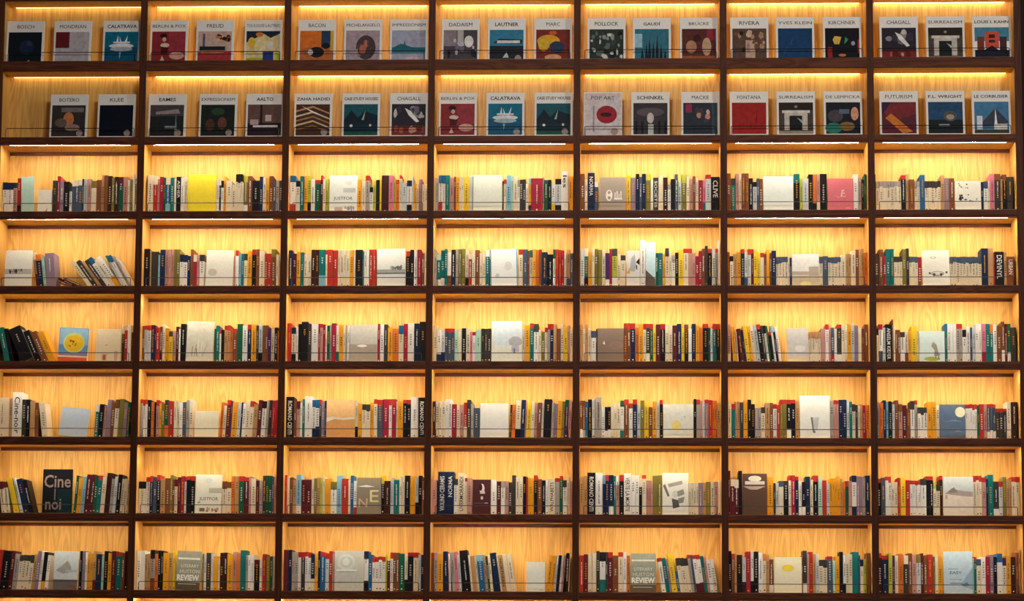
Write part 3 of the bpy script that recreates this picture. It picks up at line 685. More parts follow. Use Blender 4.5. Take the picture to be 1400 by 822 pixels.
def face_book(x, y, z, w, h, t, base, art, label, group, back=4.0, tilt=0.0, spine=None, cat='book', pm_mat=None):
    """a book standing with its front cover to the room; x is the cover's left edge"""
    tl = math.radians(tilt)
    if 0 < abs(tilt) < 2.4:                       # stay within the slot between the neighbours
        x += 0.0012 if tilt > 0 else h*math.sin(-tl)+0.0012
        w = (w-0.0024-h*math.sin(abs(tl)))/math.cos(tl)
    if tilt >= 0: ox, mir = x+w, True             # turns about the lower right corner
    else: ox, mir = x, False
    root = empty('display_book', (ox, y, z), label, cat, group)
    root.rotation_euler = (-math.radians(back), tl, 0)
    o = -w if mir else 0.0
    bc = C(base); sc = C(spine or base)
    q = MB(); k = 0.002
    # front board with a rounded hinge, back board, spine on the left
    pr = [(0, -k), (0, -t+k), (k, -t), (w-k*0.5, -t), (w, -t+k*0.5), (w, -t+k)]
    inn = [(k, -t+k), (k, -k), ]
    loop = [(0.0, 0.0), (0.0, -t+k), (k, -t), (w-k*.5, -t), (w, -t+k*.5), (w, -t+k), (k, -t+k), (k, -k), (w, -k), (w, 0.0)]
    n = len(loop)
    for i in range(n):
        a, b = loop[i], loop[(i+1) % n]
        q.face([(o+a[0], a[1], 0), (o+b[0], b[1], 0), (o+b[0], b[1], h), (o+a[0], a[1], h)], sc if i == 0 else bc)
    q.face([(o+p[0], p[1], 0) for p in loop][::-1], bc); q.face([(o+p[0], p[1], h) for p in loop], bc)
    q.build('cover', M_COVER, root)
    q = MB(); q.box(o+k+0.0002, o+w-0.003, -t+k+0.0002, -k-0.0002, 0.002, h-0.002)
    q.build('page_block', M_PAPER, root)
    q = MB(); lay = 0
    for pm in art:
        if pm[0] == 'P':
            lay += 1; yy = -t-0.0001-0.00006*lay
            q.face([(o+u*w, yy, v*h) for u, v in pm[1]], C(pm[2]))
    if 2 <= len(q.f) <= 4:                        # a few large patches: a part each
        for i in range(len(q.f)):
            p = MB(); p.face([q.v[j] for j in q.f[i]], q.c[i]); p.build('cover_print', pm_mat or M_PRINT, root)
    elif q.f: q.build('cover_print', pm_mat or M_PRINT, root)
    for pm in art:
        if pm[0] == 'T':
            _, s, cu, cv, tw, th, c, bold = pm
            me = text_mesh(s, tw*w, th*h, c, 'cover_title', bold=bold)
            link('cover_title', me, root, (o+cu*w, -t-0.0004-0.00006*lay, cv*h))
    return root

# ---- the two display ledges
W0, W1, P0, P1 = 0.055, 0.945, 0.055, 0.755           # picture field on a monograph's cover
def pic(bg): return Rc(W0, P0, W1, P1, bg)
SEAL = El(0.80, 0.125, 0.085, 0.072, 'a08c86')
def boat(): return [pic('0f6b86'), Gr(W0, P0, W1, 0.40, '0b3a5c', '14728e'), El(0.5, 0.44, 0.33, 0.055, 'e2e2e4'), El(0.5, 0.37, 0.3, 0.05, 'aab4be'), Rc(0.28, 0.5, 0.72, 0.535, 'e8e0da'),
    Po([(0.36, 0.53), (0.4, 0.68), (0.42, 0.53)], 'dfe6ea'), Po([(0.46, 0.53), (0.44, 0.66), (0.5, 0.53)], 'dfe6ea'), Po([(0.58, 0.53), (0.66, 0.68), (0.64, 0.53)], 'dfe6ea'), Po([(0.44, 0.3), (0.46, 0.15), (0.5, 0.3)], '8fb4c4')]
def redroom(): return [pic('8a2c30'), Gr(0.5, 0.3, W1, P1, '8a2c34', 'a8404a'), El(0.36, 0.66, 0.1, 0.05, '2c1414'), El(0.38, 0.58, 0.05, 0.05, 'd8a898'), El(0.4, 0.45, 0.12, 0.05, 'e0c4b4'), Po([(0.3, 0.42), (0.5, 0.4), (0.46, 0.26), (0.3, 0.26)], '4a1618'), El(0.72, 0.22, 0.2, 0.085, 'd8a08c'), Po([(0.28, 0.1), (0.34, 0.22), (0.4, 0.1)], 'dcb8a8')]
def nightvilla(): return [pic('0e2e3c'), Gr(W0, 0.4, W1, P1, '12404a', '1c6a74'), Po([(W0, 0.4), (0.25, 0.62), (0.42, 0.45), (0.6, 0.6), (W1, 0.5), (W1, 0.3), (W0, 0.3)], '0d2230'), Po([(0.52, 0.4), (0.62, 0.62), (0.58, 0.4)], '9ab4a4'), El(0.25, 0.27, 0.04, 0.03, 'f0e8d8'), El(0.75, 0.28, 0.03, 0.03, 'e8c8a0'), Rc(W0, P0, W1, 0.13, '14523e')]
def rooftops(seed): return [pic('2c2630')] + Blobs(seed, W0, 0.35, W1, P1, ['6a6470', '8a8488', '3a3440', 'c8c0b8'], 9) + [Po([(0.4, 0.66), (0.55, 0.6), (0.78, 0.36), (0.7, 0.34), (0.5, 0.5)], 'e8e4e0'), Rc(W0, P0, W1, 0.26, '7a2a24')] + Blobs(seed+5, W0, P0, W1, 0.3, ['a85a48', '5c1c1c', 'c89078'], 5, 0.1)
def mantel(): return [pic('4a4038'), Rc(W0, 0.58, W1, P1, '2c2420'), Rc(0.2, 0.14, 0.8, 0.56, 'c8beb0'), Rc(0.14, 0.52, 0.86, 0.58, 'd8d0c4'), Rc(0.33, 0.14, 0.66, 0.46, '1c2020'), El(0.5, 0.66, 0.04, 0.03, '8a8478'), Po([(0.52, 0.42), (0.7, 0.34), (0.64, 0.3)], 'a8a8a8'), Rc(W0, P0, W1, 0.12, '9a8a78')]
LEDGE = {
(0,0): [('BOSCH', 0, -3.976, 0, [pic('141c22'), El(0.55, 0.42, 0.2, 0.16, '1c2a44'), El(0.62, 0.5, 0.08, 0.06, '2c3c58'), Po([(0.5, 0.06), (0.62, 0.14), (0.7, 0.06)], '8a9aa0')], 'near-black cover with a faint blue shape in the middle'),
        ('MONDRIAN', 0, -3.644, 0, [pic('b8b0b4'), Rc(W0, 0.40, 0.42, P1, '6a2024')], 'plain pale cover with one dark red block in its corner'),
        ('CALATRAVA', 1, -3.299, 0, boat(), 'teal cover with a white boat-like building, on the upper ledge')],
(0,1): [('BERLIN & POX', 0, -2.969, 0, redroom(), 'wine-red cover with a pale figure and round table, upper ledge'),
        ('FREUD', 0, -2.647, 0, [pic('c8a89c'), Rc(W0, P0, W1, 0.3, 'a83a38'), Rc(0.1, 0.32, 0.78, 0.42, '1c2a24'), Rc(0.14, 0.27, 0.74, 0.33, 'c87860'), Rc(0.18, 0.42, 0.24, 0.7, '5a5468')] + Blobs(11, 0.45, 0.5, W1, P1, ['c87838', '8a4820', '2c1c14'], 8, 0.09), 'cover with a dark couch over a red rug'),
        ('TOULOUSE-LAUTREC', 0, -2.310, 0, [pic('e0c890'), Po([(W0, 0.5), (0.3, 0.6), (0.5, 0.7), (0.7, 0.6), (W1, 0.7), (W1, P1), (W0, P1)], '1c2a3c'), El(0.42, 0.42, 0.16, 0.16, 'e8d49c'), El(0.2, 0.5, 0.1, 0.12, 'e0b83c'), Rc(W0, P0, 0.5, 0.16, 'a8b030'), Rc(0.5, 0.1, 0.78, 0.3, '2a3a7a'), El(0.68, 0.44, 0.09, 0.09, 'd8d4c0'), El(0.4, 0.68, 0.1, 0.05, 'd8782c'), Rc(0.82, P0, W1, 0.28, 'c0c83c')], 'cover of yellow, cream and dark blue patches')],
(0,2): [('BACON', 0, -1.936, 0, [pic('d87028'), Rc(W0, P0, W1, 0.38, 'b86838'), Rc(0.62, 0.38, 0.86, P1, '24405c'), Rc(0.86, 0.3, W1, P1, 'd8a83c'), El(0.5, 0.28, 0.2, 0.12, '241c20'), El(0.34, 0.28, 0.07, 0.06, 'd8dce0'), El(0.74, 0.42, 0.1, 0.07, '15151c')], 'orange cover with a black blot and blue strip'),
        ('MICHELANGELO', 0, -1.616, 0, [pic('a8949c'), El(0.58, 0.38, 0.26, 0.27, '4a3a40')] + Blobs(21, 0.2, 0.1, 0.75, 0.72, ['8a7478', 'c0a8a4', '5c4448', 'b86a58'], 9, 0.13), 'greyish mauve cover with a dark oval of figures'),
        ('IMPRESSIONISM', 0, -1.298, 0, [Gr(W0, P0, W1, P1, '7aa8b4', 'c8a0b8'), Rc(W0, 0.26, W1, 0.38, '2a7080'), Po([(W0, 0.36), (0.3, 0.46), (0.6, 0.38), (W1, 0.34), (W1, 0.28), (W0, 0.28)], '1f6474'), Po([(0.36, 0.42), (0.4, 0.54), (0.43, 0.42)], '3a6878'), El(0.6, 0.12, 0.2, 0.05, 'd8a8bc')], 'hazy cover of lilac sky above teal water')],
(0,3): [('DADAISM', 0, -0.939, 0, [pic('4a4248'), Rc(W0, 0.4, 0.4, P1, '8a8088'), Rc(0.42, 0.46, 0.58, P1, 'b0a8a4'), El(0.72, 0.5, 0.12, 0.13, 'e0dcd8')] + Blobs(31, W0, P0, W1, 0.6, ['1c1c24', '6a6a78', 'b8b4b8', '2c2a34'], 12, 0.1), 'grey photo-collage cover of dark and white scraps'),
        ('LAUTNER', 1, -0.620, 0, [Gr(W0, 0.4, W1, P1, '4a9cb8', '1c5c84'), Rc(W0, P0, W1, 0.4, '20242c'), Po([(0.15, 0.46), (0.3, 0.56), (0.92, 0.54), (0.9, 0.44)], '2c3038'), Rc(0.25, 0.46, 0.85, 0.52, 'd8dcd4'), Po([(0.4, 0.14), (0.5, 0.26), (0.56, 0.14)], 'c8c8c8'), SEAL], 'blue cover with a lit glass house over black ground'),
        ('MARC', 0, -0.299, 0, [pic('7a2c24'), El(0.38, 0.5, 0.3, 0.14, 'e0a028'), El(0.25, 0.42, 0.14, 0.14, 'd8b030'), El(0.6, 0.36, 0.2, 0.14, '2c3a54'), El(0.5, 0.68, 0.1, 0.05, 'c85a2c'), El(0.5, 0.14, 0.22, 0.07, 'd89868')], 'dark red cover with a big yellow and navy patch')],
(0,4): [('POLLOCK', 0, 0.069, 0, [pic('2c3430')] + Blobs(41, W0, P0, W1, P1, ['8a948c', 'c8ccc0', '14181c', '5a6a60', '3a4438'], 34, 0.08), 'speckled black, grey and green paint-splash cover'),
        ('GAUDÍ', 1, 0.381, 0, [Gr(W0, P0, W1, P1, '2c5c70', '3a8494'), Rc(W0, 0.35, 0.25, 0.65, '9ac0cc')] + [Po([(u-0.05, P0), (u, v), (u+0.05, P0)], '161c24') for u, v in ((0.25, .34), (0.36, .48), (0.44, .6), (0.54, .5), (0.64, .62), (0.74, .42), (0.85, .3))], 'teal cover with a row of dark pointed spires'),
        ('BRÜCKE', 0, 0.705, 0, [pic('5a2c28'), Rc(0.7, 0.5, W1, P1, '8a2c38'), El(0.3, 0.36, 0.14, 0.14, 'b08060'), El(0.7, 0.36, 0.12, 0.2, 'c09878'), El(0.45, 0.55, 0.1, 0.08, '3a1c1c'), Rc(W0, P0, W1, 0.16, '9a5030')], 'brown-red cover with two tan oval shapes')],
(0,5): [('RIVERA', 0, 1.051, 0, [pic('5c4438'), Rc(0.4, P0, 0.65, 0.5, 'c0a08c')] + Blobs(51, W0, 0.2, W1, P1, ['a88468', '2c201c', 'd0b498', '745040'], 18, 0.1), 'crowded tan and dark brown patchwork cover'),
        ('YVES KLEIN', 0, 1.364, 0, [pic('183e66'), Po([(0.2, 0.2), (0.36, 0.5), (0.24, 0.2)], '24507a'), Po([(0.36, 0.4), (0.46, 0.6), (0.4, 0.4)], '24507a')], 'plain deep blue cover with faint streaks'),
        ('KIRCHNER', 0, 1.686, 0, [pic('14141c'), Rc(0.12, P0, 0.24, 0.34, '9a2420'), Po([(0.25, 0.5), (0.3, 0.58), (0.48, 0.56), (0.42, 0.4), (0.3, 0.4)], 'd8b048'), Po([(0.55, 0.4), (0.58, 0.56), (0.66, 0.5)], '3a9a64'), El(0.78, 0.42, 0.05, 0.05, '9a98a8'), Rc(0.9, 0.2, W1, 0.5, 'a0302c'), El(0.5, 0.16, 0.1, 0.03, 'c87038')], 'black cover with small red, yellow and green flashes')],
(0,6): [('CHAGALL', 0, 2.073, 0, rooftops(61), 'dark cover with a white diagonal slash, upper ledge'),
        ('SURREALISM', 0, 2.390, 0, mantel(), 'cover with a pale fireplace surround, upper ledge'),
        ('LOUIS I. KAHN', 1, 2.706, 0, [Gr(W0, 0.45, W1, P1, '6aa0a8', '1c6490'), Rc(0.12, 0.15, 0.3, 0.55, '7a3428'), Rc(0.7, 0.15, 0.88, 0.55, '3c2c28'), Rc(0.32, 0.3, 0.68, 0.66, 'd0503c'), Rc(0.42, 0.52, 0.58, 0.6, '3c1c1c'), Rc(0.42, 0.42, 0.58, 0.48, '3c1c1c'), Rc(W0, P0, W1, 0.26, '161a28'), Po([(0.3, 0.26), (0.5, 0.36), (0.66, 0.26)], '201c24')], 'blue cover with a bright orange block building')],
(1,0): [('BOTERO', 0, -3.655, 0, [pic('3a3230'), El(0.5, 0.44, 0.14, 0.16, 'c87c4c'), El(0.3, 0.36, 0.16, 0.1, '6a5a4c'), El(0.6, 0.25, 0.2, 0.08, '9a8070'), Rc(0.3, 0.6, 0.9, 0.7, '7a7474'), SEAL], 'dim brown cover with an orange blob in the centre'),
        ('KLEE', 0, -3.323, 0, [pic('0c1220'), SEAL], 'plain navy-black cover with a round seal')],
(1,1): [('EAMES', 1, -2.969, 0, [pic('24262a'), Rc(W0, 0.5, W1, P1, '4a4448'), Po([(0.2, 0.6), (0.8, 0.66), (0.85, 0.56), (0.2, 0.54)], '9a8c8c'), Po([(0.7, P0), (0.74, 0.6), (0.78, P0)], '6a8070'), Rc(0.45, 0.22, 0.75, 0.28, '8a9694'), SEAL], 'dark grey interior photo cover with a pale ceiling'),
        ('EXPRESSIONISM', 0, -2.615, 0, [pic('1c2420'), El(0.3, 0.3, 0.12, 0.14, '54362c'), El(0.62, 0.34, 0.12, 0.14, '6a4034'), El(0.5, 0.6, 0.18, 0.08, '2c4430'), SEAL], 'murky green cover with two rusty smudges'),
        ('AALTO', 1, -2.290, 0, [pic('201a1c'), Rc(W0, 0.34, W1, P1, '6a4c44'), Rc(0.38, 0.34, 0.44, P1, '2a1c1c'), Rc(0.52, 0.38, 0.68, 0.52, 'c8b8b0'), Rc(0.12, 0.3, 0.34, 0.42, 'b8a098'), Rc(W0, P0, W1, 0.24, '2c2026'), Rc(0.2, 0.24, 0.85, 0.29, 'd8d0d0')], 'brown living-room photo cover with a white window')],
(1,2): [('ZAHA HADID', 1, -1.955, 0, [pic('4a3020')] + [Po([(W0, v), (0.5, v+0.1), (W1, v-0.06), (W1, v-0.09), (0.5, v+0.06), (W0, v-0.04)], c) for v, c in ((0.62, 'c09060'), (0.5, 'e0c8a8'), (0.4, 'a87848'), (0.3, 'd8b890'), (0.2, '8a5c38'))] + [Po([(0.2, 0.72), (0.5, 0.56), (0.7, 0.52), (0.45, 0.62)], 'f0e8dc'), SEAL], 'brown cover of sweeping cream ribbons'),
        ('CASE STUDY HOUSES', 1, -1.623, 0, nightvilla(), 'dark teal villa-at-night cover beside the brown ribbon cover'),
        ('CHAGALL', 0, -1.292, 0, rooftops(62), 'dark cover with a white diagonal slash, lower ledge')],
(1,3): [('BERLIN & POX', 0, -0.954, 0, redroom(), 'wine-red cover with a pale figure and round table, lower ledge'),
        ('CALATRAVA', 1, -0.626, 0, boat()+[SEAL], 'teal cover with a white boat-like building, on the lower ledge'),
        ('CASE STUDY HOUSES', 1, -0.294, 0, nightvilla()+[SEAL], 'dark teal villa-at-night cover beside the white boat building')],
(1,4): [('POP ART', 0, 0.045, 0, [Rc(0.02, 0.02, 0.98, 0.98, 'd4c8c8'), El(0.6, 0.5, 0.27, 0.2, 'a02430'), El(0.58, 0.5, 0.15, 0.05, '3c1418'), Rc(0.24, 0.12, 0.28, 0.7, 'a08c90'), El(0.8, 0.12, 0.1, 0.08, 'b09080')], 'pale pink cover with a big rounded red shape'),
        ('SCHINKEL', 1, 0.371, 0, [pic('3a3438'), El(0.5, 0.55, 0.36, 0.1, '5a5054'), El(0.5, 0.42, 0.09, 0.12, 'c8bcb8'), Rc(0.44, P0, 0.58, 0.28, 'c0c0c0'), Rc(0.1, P0, 0.16, 0.35, '18161a'), Rc(0.26, P0, 0.32, 0.35, '18161a'), Rc(0.7, P0, 0.76, 0.35, '18161a'), Rc(0.86, P0, 0.92, 0.35, '18161a')], 'grey hall-of-columns cover with a white central statue'),
        ('MACKE', 0, 0.713, 0, [pic('2a323c'), Rc(0.12, 0.54, 0.28, 0.72, '9a2c4c'), Rc(0.8, P0, W1, P1, '3c4c54')] + Blobs(71, 0.35, 0.3, 0.8, 0.7, ['d8b0a0', 'c08878', '4a3c44'], 8, 0.09), 'slate blue cover with a pink square and pale figure')],
(1,5): [('FONTANA', 0, 1.046, 0, [pic('a02420'), Po([(0.66, 0.3), (0.72, 0.62), (0.69, 0.3)], '5c1414'), Po([(0.52, 0.2), (0.56, 0.4), (0.545, 0.2)], '5c1414')], 'flat brick-red cover with thin dark lines'),
        ('SURREALISM', 0, 1.366, 0, mantel(), 'cover with a pale fireplace surround, lower ledge'),
        ('DE LEMPICKA', 0, 1.687, 0, [pic('1c1e28'), El(0.8, 0.5, 0.1, 0.15, 'd89878'), El(0.3, 0.45, 0.2, 0.14, '4a4448'), El(0.25, 0.18, 0.22, 0.12, '2c7a64'), El(0.6, 0.22, 0.2, 0.1, '8a6a3c'), Rc(0.4, 0.5, 0.66, 0.6, '5a6a7a')], 'black cover with a peach oval and green fold')],
(1,6): [('FUTURISM', 0, 2.067, 0, [pic('5c2430'), Po([(W0, 0.6), (0.4, P1), (W1, P1), (W1, 0.5), (0.3, 0.3)], '7a2c30'), Po([(0.15, 0.4), (0.3, 0.5), (0.85, 0.1), (0.6, P0)], 'd0742c'), Po([(W0, P1), (0.3, P1), (W0, 0.45)], '3a2040')], 'wine cover with an orange diagonal band'),
        ('F.L. WRIGHT', 1, 2.383, 0, [Gr(W0, 0.35, W1, P1, '28506c', '1c4470'), Rc(W0, P0, W1, 0.36, '1a2024'), El(0.62, 0.44, 0.17, 0.12, '5a5450'), El(0.62, 0.42, 0.1, 0.06, 'a89c90'), Rc(0.32, 0.22, 0.6, 0.26, '9aa4a0')], 'deep blue cover with a low round grey house'),
        ('LE CORBUSIER', 1, 2.695, 0, [Gr(W0, P0, W1, P1, '7aa8bc', '0f4a84'), Po([(0.15, 0.2), (0.6, 0.62), (W1, 0.3), (0.7, 0.22)], '3a3f50'), Po([(0.56, 0.14), (0.6, 0.62), (0.66, 0.14)], 'e8ecec'), Rc(0.12, 0.14, 0.26, 0.44, 'dcdfe4'), Rc(0.56, 0.14, 0.9, 0.26, 'e8e4dc'), Rc(W0, P0, W1, 0.13, '3c3c2c')], 'bright blue cover with a white tower under a dark roof')],
}
for (r, c), items in LEDGE.items():
    for body, bold, left, _, art, desc in items:
        tw = min(0.86, 0.085*len(body)+0.02) if len(body) < 10 else 0.88
        th = 0.08 if len(body) < 10 else 0.066
        art = list(art) + [Tx(body, 0.5, 0.875, tw, th, '26221f', 0.016 if bold else 0.0)]
        face_book(left, 0.064, shelf_z(r)+0.0003, 0.263, 0.320 if r else 0.328, 0.013, 'f0ece4', art,
                  'white-bordered art book, ' + desc, 'art books on the display ledges', back=4.5, pm_mat=M_PICTURE)

